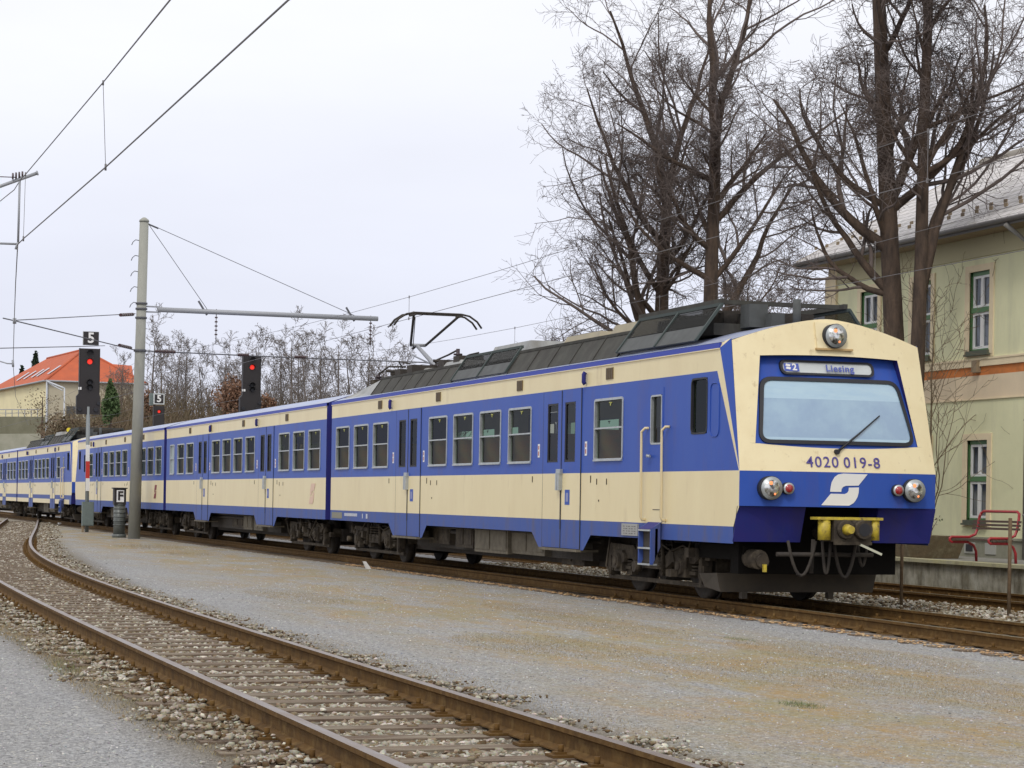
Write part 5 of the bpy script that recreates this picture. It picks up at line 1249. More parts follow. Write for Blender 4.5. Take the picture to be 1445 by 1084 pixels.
text_mesh('sign_letter', 'F', .42, BLACK, frame_to(((p.x+q.x)/2, f0.y-.222, (p.z+q.z)/2), (1, 0, 0), (0, 0, 1)), rf_, .005, 1, .012)
# catenary pole
Yp = 75.0; pb_, pt_ = at(189, 757, Yp), at(203.5, 313, Yp)
rp = empty('catenary_pole', (pb_.x, pb_.y, GZ), 'tall concrete overhead line pole with a long cross arm over the train', 'catenary pole')
mb = MB(); mb.tube([(pb_.x, pb_.y, GZ-.1), (pt_.x, pt_.y, pt_.z)], [.205, .15], 0, 20); mb.tube([(pt_.x, pt_.y, pt_.z), (pt_.x, pt_.y, pt_.z+.06), (pt_.x, pt_.y, pt_.z+.14)], [.175, .155, .05], 0, 16); mb.build('pole', [CONC], rp)
def PZ(z): f = (z-GZ)/(pt_.z-GZ); return Vector((pb_.x+(pt_.x-pb_.x)*f, pb_.y+(pt_.y-pb_.y)*f, z))
za = at(200, 436, Yp).z
mb = MB()
for dz in (.18, 0, -.3): q = PZ(za+dz); mb.tube([q-Vector((0, 0, .03)), q+Vector((0, 0, .03))], .20, 0, 16)
q = PZ(za-1.40); mb.tube([q-Vector((0, 0, .04)), q+Vector((0, 0, .04))], .215, 0, 16)
for py in (340, 362, 384, 406, 428):
    q = PZ(at(200, py, Yp).z); mb.tube([q+Vector((-.12, 0, 0)), q+Vector((-.27, -.02, .02)), q+Vector((-.36, -.03, -.06)), q+Vector((-.40, -.03, -.16))], .014, 0, 6)
mb.build('pole_clamps', [WIRE], rp)
arm_a = PZ(za)
def armx(px):                            # point of the cross arm (running along world x) seen at a photo column
    lo_, hi_ = arm_a.x, arm_a.x + 30
    for _ in range(40):
        mid = (lo_+hi_)/2; dx = mid-CAM[0]; dy = arm_a.y-CAM[1]; X = dx*math.cos(TH)-dy*math.sin(TH); Y = dx*math.sin(TH)+dy*math.cos(TH)
        if 722.5 + FPX*X/Y < px-4: lo_ = mid
        else: hi_ = mid
    return Vector((lo_, arm_a.y, za))
arm_b = armx(533)
mb = MB(); mb.tube([arm_a+Vector((.55, 0, 0)), arm_b], .085, 0, 12); mb.bar(arm_a+Vector((.15, 0, .09)), arm_a+Vector((.6, 0, .09)), .05, .05); mb.bar(arm_a+Vector((.15, 0, -.09)), arm_a+Vector((.6, 0, -.09)), .05, .05); mb.build('cross_arm', [GALV], rp)
ptp = PZ(pt_.z-.05)+Vector((.13, 0, 0))
s1_, s2_, i1_, i2_ = armx(292), armx(500), armx(305), armx(523)
mb = MB(); mb.tube([ptp, s1_+Vector((0, 0, .08))], .011, 0, 5); mb.tube([ptp, s2_+Vector((0, 0, .08))], .011, 0, 5)
for s_ in (s1_, s2_): mb.bar(s_+Vector((-.3, 0, .35)), s_+Vector((0, 0, -.12)), .05, .06)
mb.tube([ptp-Vector((.05, 0, 0)), ptp+Vector((.35, 0, -.15))], .03, 0, 6)
mb.build('stay_wire', [WIRE], rp)
def insul(mb, a, b, r=.045, n=5):
    a = Vector(a); b = Vector(b); mb.tube([a, b], .014, 0, 6)
    for k in range(n):
        f = .25 + .5*k/(n-1); c = a+(b-a)*f; d = (b-a).normalized()*.022; mb.tube([c-d, c+d], r, 0, 10)
mb = MB(); insul(mb, i1_+Vector((0, 0, .1)), i1_+Vector((0, 0, -1.05)), .05); mb.cut(); insul(mb, i2_+Vector((0, 0, .1)), i2_+Vector((0, 0, -.95)), .05); mb.build_each('hanging_insulator', [PORC], rp)
# lines strung across from the pole
zl2 = at(195, 495, Yp).z
def spanline(name, pts, r, label, insu=(), cat='wire', grp='overhead wires', m_=WIRE):
    mb = MB(); mb.tube(pts, r, 0, 5)
    for (a, b) in insu:
        a = Vector(a); b = Vector(b); d = (b-a)
        for k in range(6): c = a+d*(k+.5)/6; mb.tube([c-d/14, c+d/14], .055, 1, 8)
    o = mb.build(name, [m_, PORC]); return tag(o, label, cat, grp)
pR = PZ(zl2); e2 = Vector((10.6, pR.y, zl2-.05))
ia = lambda px0, px1: [(Vector((armx(px0).x, pR.y, zl2-.02)), Vector((armx(px1).x, pR.y, zl2-.02)))]
spanline('cross_span_wire', [pR+Vector((.2, 0, 0)), pR+Vector((5, 0, -.05)), e2], .022, 'thin cross span wire running right from the concrete pole below its cross arm', ia(336, 352)[:1] + ia(416, 432) + [(pR+Vector((.5, 0, 0)), pR+Vector((1.2, 0, 0)))])
a_ = PZ(at(190, 494, Yp).z); b_ = at(22, 453, 60); c_ = at(4, 449, 60)
spanline('cross_span_wire', [a_-Vector((.2, 0, 0)), b_, c_], .018, 'cross wire sloping up from the concrete pole across the number 5 signal', [(a_+(b_-a_)*.09, a_+(b_-a_)*.20)])
a_ = PZ(at(190, 443, Yp).z)
spanline('cross_span_wire', [a_-Vector((.2, 0, 0)), at(22, 452, 60)], .014, 'upper cross wire running left from the cross arm joint of the pole', [(a_+(at(22, 452, 60)-a_)*.08, a_+(at(22, 452, 60)-a_)*.20)])
a_ = at(148, 488, 84)
spanline('cross_span_wire', [a_, at(115, 489, 70), at(0, 491.5, 62), at(-60, 492, 60)], .014, 'level cross wire passing just under the number 5 box to the left edge')

# ------------------------------------------------------------------ overhead lines
def line_of(f, n): return [f(k/n) for k in range(n+1)]
# over the siding
sid = [(425, -14, 17.2), (407, 0, 17.7), (149, 236, 27), (33, 337, 35), (25, 345, 35.8), (22, 400, 44), (20, 455, 54), (18.5, 515, 68), (22, 560, 88), (40, 600, 125)]
P_ = [at(a, b, c) for a, b, c in sid]
mb = MB(); mb.tube(P_, .009, 0, 6); tag(mb.build('contact_wire', [WIREL]), 'lower of two wires above the foreground siding, descending from the top edge', 'wire', 'overhead wires')
mess = [(255, -18, 17.6), (240, 0, 18.2), (145, 117, 27), (37, 245, 35), (30, 252, 35.8), (20, 268, 37), (-20, 300, 44)]
mb = MB(); mb.tube([at(*q) for q in mess], .008, 0, 6); tag(mb.build('messenger_wire', [WIREL]), 'upper thin wire above the foreground siding, descending from the top edge', 'wire', 'overhead wires')
for (a, b, lb) in (((145.5, 117, 27), (149, 236, 27), 'thin vertical dropper wire in the open sky at upper left'), ((36, 246, 35), (33, 337, 35), 'thin dropper wire beside the hanging rod at far left')):
    mb = MB(); mb.tube([at(*a), at(*b)], .004, 0, 5); p = at(*b); mb.tube([p-Vector((0, 0, .04)), p+Vector((0, 0, .04))], .014, 0, 6); p = at(*a); mb.tube([p-Vector((0, 0, .03)), p+Vector((0, 0, .03))], .012, 0, 6); tag(mb.build('dropper_wire', [WIREL]), lb, 'wire', 'overhead wires')
cb = empty('cantilever_arm', at(-8, 266, 36), 'grey cantilever tube with hanging rod entering at the upper left edge', 'cantilever')
mb = MB(); mb.tube([at(-70, 288, 36), at(52, 244.5, 36)], .028, 0, 8); mb.tube([at(52, 244.5, 36), at(53.5, 244, 36)], .04, 0, 8); mb.build('top_tube', [GALV], cb)
mb = MB(); mb.tube([at(28, 249, 36), at(25.5, 343, 36)], .018, 0, 8); mb.tube([at(-70, 341, 36), at(24, 344.5, 36)], .018, 0, 8); mb.tube([at(25.5, 342, 36), at(22, 352, 36)], .02, 0, 6); mb.build('registration_arm', [GALV], cb)
mb = MB(); p = at(27, 248.5, 36)
for k in range(4): q = p+Vector((-.10+k*.05, 0, -.01+k*.012)); mb.tube([q-Vector((.012, 0, 0)), q+Vector((.012, 0, 0))], .055, 0, 8)
mb.tube([at(-60, 247, 36), at(24, 250.5, 36)], .008, 0, 5); mb.build('arm_insulator', [PORC], cb)
mb = MB(); mb.tube([at(0, 510, 62), at(10, 513, 62), at(18, 513.5, 62)], .02, 0, 6); mb.tube([at(18, 508, 62), at(18.5, 518, 62)], .035, 0, 6); mb.tube([at(20.5, 449, 57), at(20.5, 457, 57)], .05, 0, 6)
tag(mb.build('pull_off_arm', [GALV]), 'small curved registration arm at the left edge above the orange roof', 'registration arm')
# over track 1 and track 2
def sag(z0, z1, n=14): return [z0 + (z1-z0)*4*(k/n-.5)**2 for k in range(n+1)]
ORD = ['nearest', 'second nearest', 'third nearest', 'fourth nearest', 'fifth nearest', 'farthest']
def catenary(x, zc, zm, y0, y1, lc, lm, ld, far):
    mb = MB(); mb.tube([(x, y0, zc), (x, (y0+y1)/2, zc), (x, y1, zc), (x, far, zc)], .0065, 0, 5); tag(mb.build('contact_wire', [WIREL]), lc, 'wire', 'overhead wires')
    zz = sag(zm-.0, zm+.75); n = len(zz)-1
    mb = MB(); pts = [(x, y0+(y1-y0)*k/n, zz[k]) for k in range(n+1)]; mb.tube(pts + [(x, y1+(far-y1)*.5, zm), (x, far, zm+.7)], .0055, 0, 5); tag(mb.build('messenger_wire', [WIREL]), lm, 'wire', 'overhead wires')
    for i, k in enumerate((2, 4, 6, 8, 10, 12)):
        y = y0+(y1-y0)*k/n; mb = MB(); mb.tube([(x, y, zc), (x, y, zz[k])], .005, 0, 4); mb.tube([(x, y, zc-.03), (x, y, zc+.03)], .016, 0, 5); mb.tube([(x, y, zz[k]-.03), (x, y, zz[k]+.03)], .014, 0, 5)
        tag(mb.build('dropper_wire', [WIREL]), ORD[i] + ' dropper ' + ld, 'wire', 'droppers' + ld[2:])
catenary(1.43, 5.36, 5.83, -26, 57, 'lower wire above the train touching its pantograph', 'upper wire above the train roof', 'of the wire pair above the train', 140)
catenary(5.9, 5.25, 5.72, -12, 57, 'lower wire above the platform track crossing the green facade', 'upper wire just below the station eaves', 'of the wire pair above the platform track', 140)
# steady arm at the train's line, left of the pantograph
mb = MB(); mb.tube([at(547, 462, 52), at(565, 447, 52), at(585, 440, 52)], .022, 0, 6); 
tag(mb.build('steady_arm', [GALV]), 'short steady arm just left of the pantograph head', 'registration arm')

# ------------------------------------------------------------------ trees
def tubes_np(P, R, sides):
    B, K, _ = P.shape; d = np.empty_like(P); d[:, 1:-1] = P[:, 2:]-P[:, :-2]; d[:, 0] = P[:, 1]-P[:, 0]; d[:, -1] = P[:, -1]-P[:, -2]
    d /= np.linalg.norm(d, axis=2, keepdims=True)+1e-9
    u = np.where(np.abs(d[:, :1, 2:3]) < .85, np.array([[[0, 0, 1.]]]), np.array([[[1., 0, 0]]])); u = np.broadcast_to(u, P.shape)
    x = np.cross(d, u); x /= np.linalg.norm(x, axis=2, keepdims=True)+1e-9; y = np.cross(x, d)
    a = np.arange(sides)*2*np.pi/sides
    V = P[:, :, None] + R[:, :, None, None]*(x[:, :, None]*np.cos(a)[None, None, :, None] + y[:, :, None]*np.sin(a)[None, None, :, None])
    idx = np.arange(B*K*sides).reshape(B, K, sides); A = idx[:, :-1]; Bn = idx[:, 1:]
    F = np.stack([A, np.roll(A, -1, 2), np.roll(Bn, -1, 2), Bn], -1).reshape(-1, 4); return V.reshape(-1, 3), F
def grow(S, D, L, R0, K, wob, lift, rg, taper=.25):
    B = len(S); P = np.empty((B, K, 3)); P[:, 0] = S; d = D.copy(); st = (L/(K-1))[:, None]; Ds = np.empty((B, K, 3)); Ds[:, 0] = d
    for k in range(1, K):
        d = d + rg.normal(0, wob, (B, 3)); d[:, 2] += lift if not hasattr(lift, '__len__') else lift[k]
        d /= np.linalg.norm(d, axis=1, keepdims=True); P[:, k] = P[:, k-1]+d*st; Ds[:, k] = d
    R = R0[:, None]*np.linspace(1, taper, K)[None]; return P, Ds, R
def children(P, Ds, R, L, n, t0, t1, ang, lf, rf, rg, apical=True):
    B, K, _ = P.shape; pi = np.repeat(np.arange(B), n); t = np.tile(np.linspace(t0, t1, n), B) + rg.uniform(-.5, .5, B*n)*(t1-t0)/n; t = np.clip(t, 0, 1)
    f = t*(K-1); k = np.minimum(f.astype(int), K-2); w_ = (f-k)[:, None]
    S = P[pi, k]*(1-w_)+P[pi, k+1]*w_; T_ = Ds[pi, k+1]; r = R[pi, k]*(1-w_[:, 0])+R[pi, k+1]*w_[:, 0]
    rnd = rg.normal(0, 1, (B*n, 3)); pr = rnd - (rnd*T_).sum(1, keepdims=True)*T_; pr /= np.linalg.norm(pr, axis=1, keepdims=True)
    a = ang*rg.uniform(.65, 1.3, B*n)[:, None]; D = T_*np.cos(a)+pr*np.sin(a)
    Lc = L[pi]*lf*(1.08-.60*t)*rg.uniform(.6, 1.25, B*n); return S, D, Lc, np.minimum(r*.9, r*rf*rg.uniform(.7, 1.2, B*n))
def bare_tree(name, base, H, rad, label, seed, limbs=14, spread=.75, fork=.35, dens=(9, 9, 6, 4), lean=(0, 0), grp='bare trees on the platform', minr=.0055, mt=TWIG, tmt=BARK, K=(12, 9, 7, 5, 3), limb_len=.42, droop=0, guided=(), sides=(10, 6, 4, 3, 3), upright=.06, trunk_f=.86, tip=.16):
    rg = np.random.default_rng(seed); root = empty(name, base, label, 'tree', grp)
    S = np.array([base], float); D = np.array([[lean[0], lean[1], 1.]]); D /= np.linalg.norm(D)
    P0, D0, R0 = grow(S, D, np.array([H*trunk_f]), np.array([rad]), 16, .014, .01, rg, tip); R0[:, 0] *= 1.3
    L0 = np.array([H])
    S1, D1, L1, r1 = children(P0, D0, R0, L0*0+H*limb_len, limbs, fork, .98, spread, 1.0, .50, rg); r1 = np.minimum(r1, rad*.42)
    if guided:
        g = np.array([[*x] for x in guided], float); f = g[:, 0]*15; k = f.astype(int); SS = P0[0, k]; S1 = np.vstack([S1, SS]); dd = g[:, 1:4]/np.linalg.norm(g[:, 1:4], axis=1, keepdims=True)
        D1 = np.vstack([D1, dd]); L1 = np.concatenate([L1, g[:, 4]]); r1 = np.concatenate([r1, g[:, 5]])
    P1, Q1, R1 = grow(S1, D1, L1, r1, K[0], .10, upright, rg, .22)
    V0, F0 = tubes_np(P0, R0, sides[0]); Va, Fa = tubes_np(P1, R1, sides[1]); tr = np_mesh('trunk', np.vstack([V0, Va]), np.vstack([F0, Fa+len(V0)]), tmt, root, True)
    Vs, Fs, off = [], [], 0; P, Q, R, L = P1, Q1, R1, L1
    for lv in range(4):
        ncl = dens[lv]
        if ncl == 0: break
        S, D, Lc, rc_ = children(P, Q, R, L, ncl, .18, 1.0, (.85, .85, .85, .9)[lv], (.66, .70, .70, .70)[lv], (.55, .52, .58, .7)[lv], rg)
        if droop and lv >= 2: D[:, 2] -= droop
        rc_ = np.maximum(rc_, minr); Lc = np.maximum(Lc, .16)
        P, Q, R = grow(S, D/np.linalg.norm(D, axis=1, keepdims=True), Lc, rc_, K[lv+1], (.12, .16, .20, .25)[lv], (.05, .03, .03, .04)[lv], rg, .35); L = Lc; R = np.maximum(R, minr*.6)
        V, F = tubes_np(P, R, sides[min(lv+1, 4)] if lv < 1 else 3); Vs.append(V); Fs.append(F+off); off += len(V)
    np_mesh('crown', np.vstack(Vs), np.vstack(Fs), mt, root); return root
LFT = (-math.cos(TH), math.sin(TH)); 
def lf(a, z, b=0.): return (LFT[0]*a + math.sin(TH)*b, LFT[1]*a + math.cos(TH)*b, z)
bare_tree('bare_tree', (8.75, 24.6, .3), 14.0, .26, 'large bare tree with several upright stems, leftmost behind the train roof', 21, 10, .85, .60, (8, 6, 5, 3), limb_len=.27, trunk_f=.66, tip=.45, guided=[(.97, *lf(.35, 1.2), 4.8, .11), (.95, *lf(-.3, 1.2, .3), 4.4, .10), (.80, *lf(.85, 1.0), 4.4, .09), (.52, *lf(.8, 1.1), 4.0, .10), (.58, *lf(1.1, .7), 3.0, .07), (.46, *lf(.45, 1.4), 6.0, .13), (.68, *lf(.9, 1.3), 4.0, .09), (.50, *lf(1.3, .25), 2.6, .05), (.55, *lf(-1.1, .5, .6), 2.4, .05)], droop=.12)
bare_tree('bare_tree', (9.1, 22.3, .3), 15.0, .25, 'large bare tree second from the left, its dark trunk rising behind the mesh roof screens', 34, 10, .85, .62, (8, 6, 5, 3), limb_len=.27, trunk_f=.70, tip=.45, guided=[(.97, *lf(.3, 1.2), 4.8, .11), (.95, *lf(-.35, 1.2, .2), 4.8, .10), (.75, *lf(-.8, 1.0), 4.4, .09), (.52, *lf(-.6, 1.2), 4.6, .11), (.60, *lf(-1.0, .9), 3.4, .08), (.50, *lf(-1.1, .5), 2.6, .05)], droop=.12)
bare_tree('bare_tree', (8.9, 12.4, .3), 15.0, .245, 'tallest bare tree with a thick straight trunk in front of the grey station roof', 47, 12, .85, .50, (7, 6, 5, 3), limb_len=.25, tip=.45, guided=[(.45, *lf(1.0, .8), 3.2, .10), (.52, *lf(.9, 1.1), 3.8, .12), (.40, *lf(1.3, .65), 2.6, .075), (.56, *lf(1.1, .6), 3.2, .08), (.58, *lf(-.3, 1.2, .3), 4.4, .10)], droop=.12)
bare_tree('bare_tree', (9.0, 11.85, .3), 14.5, .18, 'slimmer forked bare tree right beside the thick trunk, before the green wall', 52, 10, .8, .52, (7, 6, 5, 3), limb_len=.23, tip=.4, lean=(.0, -.004), guided=[(.5, *lf(-.7, 1.2), 4.6, .09), (.46, *lf(-.2, 1.5), 6.0, .11), (.62, *lf(-1.2, .5), 3.0, .06), (.68, *lf(-1.2, .3), 2.8, .05)], droop=.2)
bare_tree('bare_tree', (*from_cam(7.9, 78), .3), 9.6, .20, 'smaller bare tree in the distance left of the station roof', 63, 12, .8, .25, (7, 6, 5, 0), limb_len=.42, grp='bare trees beyond the station', minr=.011)
bare_tree('bare_tree', (*from_cam(10.0, 84), .3), 9.6, .18, 'smaller bare tree in the distance between the two largest trees', 64, 12, .8, .2, (7, 6, 5, 0), limb_len=.42, grp='bare trees beyond the station', minr=.010)
# sprouting shrub against the station wall
bare_tree('bare_shrub', (9.9, 12.9, .37), 5.4, .035, 'thin leafless shrub of long shoots against the green station wall', 71, 16, .55, .12, (5, 4, 0, 0), grp='', limb_len=.55, minr=.006, upright=.02, mt=mat('shoot_brown', (.20, .15, .09), .8), tmt=mat('shoot_brown', (.20, .15, .09)))

# ------------------------------------------------------------------ far left: hill, trees, house, bridge
HILL = mat('wooded_bank', (.16, .12, .075), .95, col2=(.10, .095, .05), nscale=.09, bump=.5, bscale=.5, dirt=(.20, .17, .11), dlo=.45, dhi=.7, dscale=.25, dstretch=(1, 1, 1))
# bank: rising terrain from behind the far tracks
rows = []
for Yd in (172, 180, 190, 205, 225, 250, 290, 350, 430):
    r = []
    for px in range(-220, 1010, 30):
        top = {172: 0, 180: 1.6, 190: 3.6, 205: 5.6, 225: 7.2, 250: 8.3, 290: 9.2, 350: 10, 430: 10.5}[Yd]
        fade = max(0., min(1., (px-40)/110)) if Yd < 275 else 1; fade2 = 1 - max(0., min(1., (px-560)/300))*.7
        x, y = from_cam((px-722.5)/FPX*Yd, Yd); h = GZ-.3 + top*fade*fade2*(1+.12*math.sin(px*.05+Yd*.1)+.06*math.sin(px*.13)); r.append((x, y, h))
    rows.append(r)
V = [p for r in rows for p in r]; nc_ = len(rows[0]); F = [(i*nc_+j, i*nc_+j+1, (i+1)*nc_+j+1, (i+1)*nc_+j) for i in range(len(rows)-1) for j in range(nc_-1)]
tag(np_mesh('hillside', V, F, HILL, None, True), kind='structure')
BRW = mat('russet_leaves', (.23, .125, .075), .9, col2=(.17, .10, .065), nscale=.6); OLV = mat('dry_thicket', (.16, .105, .07), .9, col2=(.14, .12, .06), nscale=.4); GRV = mat('ivy_green', (.045, .085, .025), .8, col2=(.08, .12, .04), nscale=1.0)
FIR = mat('fir_green', (.02, .045, .025), .9)
def leafcloud(c, rad, n, size, rg, conic=False):
    u = rg.normal(0, 1, (n, 3)); u /= np.linalg.norm(u, axis=1, keepdims=True); r = rg.random(n)[:, None]**.45; p = u*r*np.array(rad)
    if conic: f = np.clip((p[:, 2:3]/rad[2]+1)/2, 0, 1); p[:, :2] *= (1.15-f)
    lump = 1+.25*np.sin(p[:, :1]*2.3/rad[0]*2)*np.cos(p[:, 2:3]*3/rad[2]); p *= lump; p += np.array(c)
    a = rg.normal(0, 1, (n, 3)); a /= np.linalg.norm(a, axis=1, keepdims=True); b = np.cross(a, rg.normal(0, 1, (n, 3))); b /= np.linalg.norm(b, axis=1, keepdims=True)
    s = size*rg.uniform(.5, 1.3, (n, 1)); return np.stack([p-a*s, p-b*s*.6, p+a*s, p+b*s*.6], 1).reshape(-1, 3)
def bush(name, px, py, Yd, wpx, hpx, mt_, label, cat, grp, seed, n=2600, size=.16, conic=False):
    rg = np.random.default_rng(seed); c = at(px, py, Yd); rx = wpx/2/FPX*Yd; rz = hpx/2/FPX*Yd; root = empty(name, (c.x, c.y, c.z-rz), label, cat, grp)
    V = leafcloud((c.x, c.y, c.z), (rx, rx, rz), n, size, rg, conic); np_mesh('crown', V, np.arange(len(V)).reshape(-1, 4), mt_, root)
    mb = MB(); mb.tube([(c.x, c.y, min(c.z-rz-2.5, 3.0)), (c.x, c.y, c.z+rz*.6)], [.26, .05], 0, 6); mb.build('trunk', [BARK], root); return root
# thicket along the bank: one mass
rg = np.random.default_rng(5); S = []; n = 2600
Yd = rg.uniform(185, 235, n); px = rg.uniform(95, 640, n)
X_ = (px-722.5)/FPX*Yd; wx = CAM[0]+X_*math.cos(TH)+Yd*math.sin(TH); wyy = CAM[1]-X_*math.sin(TH)+Yd*math.cos(TH)
fade = np.clip((px-40)/110, 0, 1)*(1-np.clip((px-560)/300, 0, 1)*.7)
hz = np.interp(Yd, [172, 180, 190, 205, 225, 250], [0, 1.6, 3.6, 5.6, 7.2, 8.3])*fade - .6
S = np.stack([wx, wyy, hz], -1); D = rg.normal(0, .35, (n, 3)); D[:, 2] = 1; D /= np.linalg.norm(D, axis=1, keepdims=True)
L = rg.uniform(2.4, 6.2, n); P, Q, R = grow(S, D, L, np.full(n, .05), 5, .15, .03, rg, .4); V1, F1 = tubes_np(P, R, 3)
S2, D2, L2, r2_ = children(P, Q, R, L, 7, .1, 1, .8, .45, .6, rg); P, Q, R = grow(S2, D2, L2, np.maximum(r2_, .022), 4, .2, .05, rg, .5); V2, F2 = tubes_np(P, R, 3)
tag(np_mesh('thicket', np.vstack([V1, V2]), np.vstack([F1, F2+len(V1)]), OLV), 'brown leafless thicket covering the bank behind the train', 'thicket', kind='stuff')
# individual leafless trees on the bank
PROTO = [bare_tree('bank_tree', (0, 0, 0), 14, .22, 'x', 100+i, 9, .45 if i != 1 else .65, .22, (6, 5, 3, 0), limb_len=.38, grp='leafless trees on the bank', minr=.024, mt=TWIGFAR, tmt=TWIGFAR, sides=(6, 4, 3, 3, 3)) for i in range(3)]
spots = [(172, 500, 215, 0), (214, 452, 205, 1), (248, 478, 215, 2), (262, 482, 225, 0), (290, 492, 220, 2), (318, 482, 230, 0), (345, 492, 235, 1), (372, 468, 205, 2), (396, 478, 210, 0), (412, 458, 205, 1), (436, 474, 200, 2), (452, 470, 215, 0), (478, 468, 205, 1), (500, 480, 215, 2), (520, 476, 210, 0), (545, 484, 220, 1), (572, 492, 225, 2), (232, 470, 230, 1), (330, 500, 215, 1), (424, 484, 230, 0)]
names = ['behind the number 5 signal', 'tallest of those just right of the concrete pole', 'slanting one right of the small far signal', 'thin one left of the russet beech', 'above the olive thicket', 'left of the unnumbered signal', 'straight behind the unnumbered signal', 'right of the unnumbered signal', 'second right of the unnumbered signal', 'tallest one behind the second carriage', 'broad one above the second carriage roof', 'narrow one above the second carriage', 'round topped one left of the carriage joint', 'above the carriage joint', 'behind the end cowl of the leading carriage', 'behind the pantograph insulators', 'rightmost, behind the pantograph', 'behind the far small signal', 'low one behind the cross arm insulator', 'low one between the tall ones']
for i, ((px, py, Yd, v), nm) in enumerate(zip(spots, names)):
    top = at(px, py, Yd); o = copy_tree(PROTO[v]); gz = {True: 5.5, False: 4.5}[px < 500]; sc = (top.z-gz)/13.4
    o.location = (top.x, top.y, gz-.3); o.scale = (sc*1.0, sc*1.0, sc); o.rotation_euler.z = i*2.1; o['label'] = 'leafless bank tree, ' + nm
for p in PROTO:
    for ch in list(p.children): bpy.data.objects.remove(ch)
    bpy.data.objects.remove(p)
bush('beech_tree', 335, 560, 190, 62, 56, BRW, 'russet beech keeping dry leaves, left of the unnumbered signal', 'tree', 'russet trees', 1, 2600, .15)
bush('beech_tree', 378, 577, 192, 30, 40, BRW, 'small russet beech just right of the unnumbered signal', 'tree', 'russet trees', 2, 1100, .14)
bush('beech_tree', 210, 572, 200, 22, 44, BRW, 'narrow russet tree right behind the concrete pole', 'tree', 'russet trees', 3, 900, .14)
bush('ivy_tree', 156, 565, 180, 34, 62, GRV, 'green ivy covered tree between the number 5 signal and the pole', 'tree', '', 4, 2600, .15, True)
bush('fir_tree', 50, 544, 340, 30, 98, FIR, 'upper part of a dark green fir behind the orange roof', 'tree', 'firs behind the house', 5, 3000, .38, True)
bush('fir_tree', 31, 556, 345, 26, 78, FIR, 'low dark fir at the left slope of the orange roof', 'tree', 'firs behind the house', 6, 2200, .38, True)
bush('brown_shrub', 60, 575, 250, 60, 50, OLV, 'leafless brown shrub before the cream house wall', 'shrub', 'shrubs around the bridge', 7, 600, .10)
bush('brown_shrub', 98, 608, 200, 80, 44, OLV, 'wide olive brown shrub right of the bridge, below the porch', 'shrub', 'shrubs around the bridge', 8, 5200, .12)
bush('brown_shrub', 150, 610, 195, 70, 34, OLV, 'low brown shrub under the ivy covered tree', 'shrub', 'shrubs around the bridge', 9, 3600, .12)
# orange roofed house
ho = empty('orange_roofed_house', (*from_cam(-62.5, 300), 6), 'cream house with steep orange tiled roof and skylights behind the bridge', 'house')
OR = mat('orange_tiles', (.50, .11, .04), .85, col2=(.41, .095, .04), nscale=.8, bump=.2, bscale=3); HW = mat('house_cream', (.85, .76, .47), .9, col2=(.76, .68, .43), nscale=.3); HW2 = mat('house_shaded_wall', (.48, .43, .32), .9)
def hp(a, b, z): X = -62.5 - .4*a + .917*b; Y = 300 + .917*a + .4*b; x, y = from_cam(X, Y); return Vector((x, y, z))
ez, rz_ = 16.3, 21.1
mb = MB(); W_, LL = 13, 44
for q in ([hp(0, 0, 3), hp(LL, 0, 3), hp(LL, 0, ez), hp(0, 0, ez)], [hp(0, W_, 3), hp(LL, W_, 3), hp(LL, W_, ez), hp(0, W_, ez)], [hp(LL, 0, 3), hp(LL, W_, 3), hp(LL, W_, ez), hp(LL, 0, ez)]): mb.quad(*q, 0)
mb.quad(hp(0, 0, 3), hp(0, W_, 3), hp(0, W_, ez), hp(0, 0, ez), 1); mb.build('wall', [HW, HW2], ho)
mb = MB(); o = .5
e = [hp(-o, -o, ez-.1), hp(LL+o, -o, ez-.1), hp(LL+o, W_+o, ez-.1), hp(-o, W_+o, ez-.1)]; r1_, r2_ = hp(8, 6.5, rz_), hp(LL-12, 6.5, rz_)
mb.quad(e[0], e[1], r2_, r1_); mb.quad(e[3], e[2], r2_, r1_); mb.poly([e[0], e[3], r1_]); mb.poly([e[1], e[2], r2_]); mb.quad(*e)
hr = mb.build('roof', [OR], ho)
mb = MB(); mb.tube([e[0], r1_], .18, 0, 6); mb.tube([e[3], r1_], .18, 0, 6); mb.tube([r1_, r2_], .18, 0, 6); mb.build('ridge_tiles', [OR], hr)
mb = MB(); mb.tube([e[0], e[1]], .14, 0, 6); mb.tube([e[0], e[3]], .14, 0, 6); mb.tube([hp(-.1, -.1, ez), hp(-.1, -.1, 4)], .12, 0, 6); mb.build('rain_gutter', [GALV], ho)
SKL = mat('skylight_glass', (.50, .53, .58), .2); SKF = mat('skylight_frame', (.10, .10, .12), .5)
def on_roof(a, f): lo_ = hp(a, -o, ez-.1); f2 = f; p = lo_.lerp(hp(a, 6.5, rz_), f2); return p + Vector((0, 0, .12))
for a in (4.5, 12.0, 15.5, 21.0, 26):
    mb = MB(); q = [on_roof(a, .22), on_roof(a+1.1, .22), on_roof(a+1.1, .46), on_roof(a, .46)]; mb.plate(q, (0, 0, .08), 0); mb.build('skylight', [SKL], ho)
def on_hip(b, f): return hp(-o, b, ez-.1).lerp(hp(8, b, rz_), f) + Vector((0, 0, .15))
mb = MB(); mb.plate([on_hip(5.4, .35), on_hip(7.0, .35), on_hip(7.0, .66), on_hip(5.4, .66)], (0, 0, .1), 1); mb.plate([on_hip(5.65, .39), on_hip(6.75, .39), on_hip(6.75, .62), on_hip(5.65, .62)], (0, 0, .16), 0); mb.build('skylight', [SKL, SKF], ho)
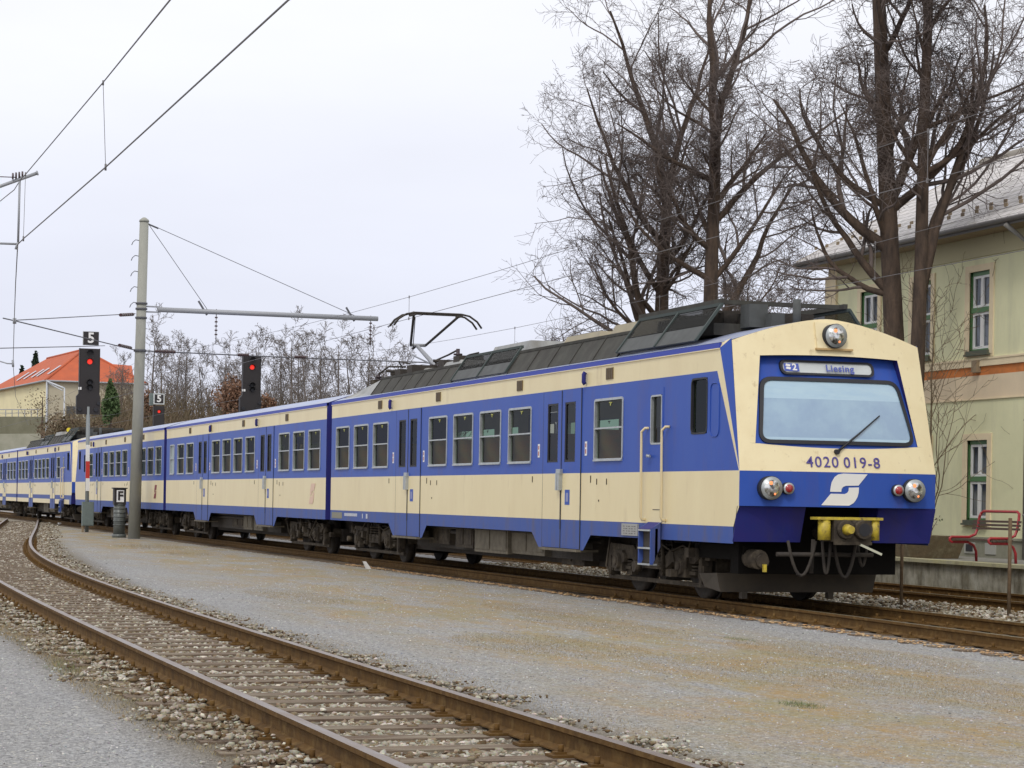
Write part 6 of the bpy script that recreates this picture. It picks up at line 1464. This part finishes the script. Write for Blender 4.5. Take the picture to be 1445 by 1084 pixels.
# glazed porch frame on the corner
mb = MB(); c0, c1 = at(66, 538, 296), at(91, 548, 293); 
for p in (c0, c1): mb.tube([p, Vector((p.x, p.y, 4))], .10, 0, 6)
mb.tube([c0, c1], .12, 0, 6); mb.tube([at(69, 541, 296), at(88, 551, 293)], .08, 0, 6); mb.build('porch_frame', [mat('pale_metal', (.5, .52, .55), .4)], ho)
mb = MB()
for a, z in ((3, 12.5), (9, 12.5), (15, 12.5)):
    pass
for b in (2.5, 6.0, 9.5):
    for z in (7.2, 11.2): mb.cut(); mb.plate([hp(-.05, b, z), hp(-.05, b+1.2, z), hp(-.05, b+1.2, z+1.7), hp(-.05, b, z+1.7)], (hp(-.06, 0, 0)-hp(0, 0, 0))*.5, 0)
mb.build_each('window', [mat('house_window', (.06, .065, .07), .2)], ho)
h2 = empty('orange_roofed_house', (*from_cam(-53, 312), 6), 'lower orange roofed house right of the number 5 signal', 'house')
mb = MB()
def h2p(px, py, Y): return at(px, py, Y)
A_, B_, C_, D_ = at(128, 556, 318), at(192, 560, 312), at(186, 519, 330), at(128, 514, 334); mb.plate([A_, B_, C_, D_], (0, 0, .3), 0); mb.build('roof', [OR], h2)
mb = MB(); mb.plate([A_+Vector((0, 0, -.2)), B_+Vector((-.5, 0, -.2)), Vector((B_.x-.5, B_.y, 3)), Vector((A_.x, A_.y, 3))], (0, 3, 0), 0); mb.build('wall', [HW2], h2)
# road bridge
CB = mat('bridge_concrete', (.15, .145, .095), .9, col2=(.21, .20, .14), nscale=.5, dirt=(.10, .10, .06), dlo=.5, dhi=.7, dscale=.4)
br = empty('road_bridge', at(40, 640, 262), 'old concrete road bridge over the tracks at the left edge', 'bridge')
def bslab(x0, y0a, y0b, x1, y1a, y1b, Y, th, m, nm):
    mb = MB(); mb.plate([at(x0, y0a, Y), at(x1, y1a, Y), at(x1, y1b, Y), at(x0, y0b, Y)], (0, th, 0), 0); return mb.build(nm, [m], br)
bslab(-120, 588, 615, 64, 588, 615, 262, 9, CB, 'parapet'); bslab(-120, 613, 641, 58, 612, 641, 261.5, 10, mat('bridge_beam', (.36, .35, .28), .9, col2=(.28, .28, .21), nscale=.6), 'bridge_deck')
bslab(31, 641, 705, 60, 641, 705, 262.5, 9, CB, 'abutment'); bslab(-160, 641, 700, -40, 641, 700, 262.5, 9, CB, 'abutment')
mb = MB()
for k in range(18): a_, b_ = at(-100+k*9, 588, 262), at(-100+k*9, 578, 262); mb.tube([a_, b_], .05, 0, 4)
mb.tube([at(-100, 578, 262), at(60, 578, 262)], .05, 0, 4); mb.tube([at(-100, 583, 262), at(60, 583, 262)], .035, 0, 4); mb.build('railing', [GALV], br)
# yellow disc sign on thin pole above the fourth carriage
s_ = at(97, 607, 150); mb = MB(); mb.tube([(s_.x, s_.y, GZ), (s_.x, s_.y, s_.z)], .05, 0, 6); ys = empty('trackside_sign', (s_.x, s_.y, GZ), 'yellow round sign on a thin post above the fourth carriage roof', 'sign'); mb.build('post', [GALV], ys)
mb = MB(); mb.tube([(s_.x, s_.y-.06, s_.z), (s_.x, s_.y-.12, s_.z)], .16, 0, 16); mb.build('disc', [mat('sign_yellow', (.75, .60, .03), .5)], ys)
# small things on the ground
o = MB(); p = at(585, 803, 44.6); q = Vector((1.12-.95, 19.5, GZ)); 
o.hexa([(.02, 19.35, GZ), (.12, 19.35, GZ), (.12, 19.45, GZ), (.02, 19.45, GZ)], [(-.06, 19.36, -.01), (.0, 19.36, -.01), (.0, 19.44, -.01), (-.06, 19.44, -.01)]); tag(o.build('marker_stake', [WHITE]), 'short white stake leaning against the near rail of the train', 'stake')
for k, (px, py, w_, lb) in enumerate(((89, 742, 16, 'white flat slab lying left of the signal cabinet'), (88, 731, 9, 'small white slab beyond the larger one, by the rail'))):
    p = at(px, py, FPX*(1.368-GZ+.05)/(py-694)); o = MB(); hw = w_/2/FPX*88; o.box(p.x-hw, p.x+hw, p.y-.2, p.y+.2, GZ, GZ+.10, 0); tag(o.build('concrete_slab', [WHITE]), lb, 'slab', 'white slabs by the track')
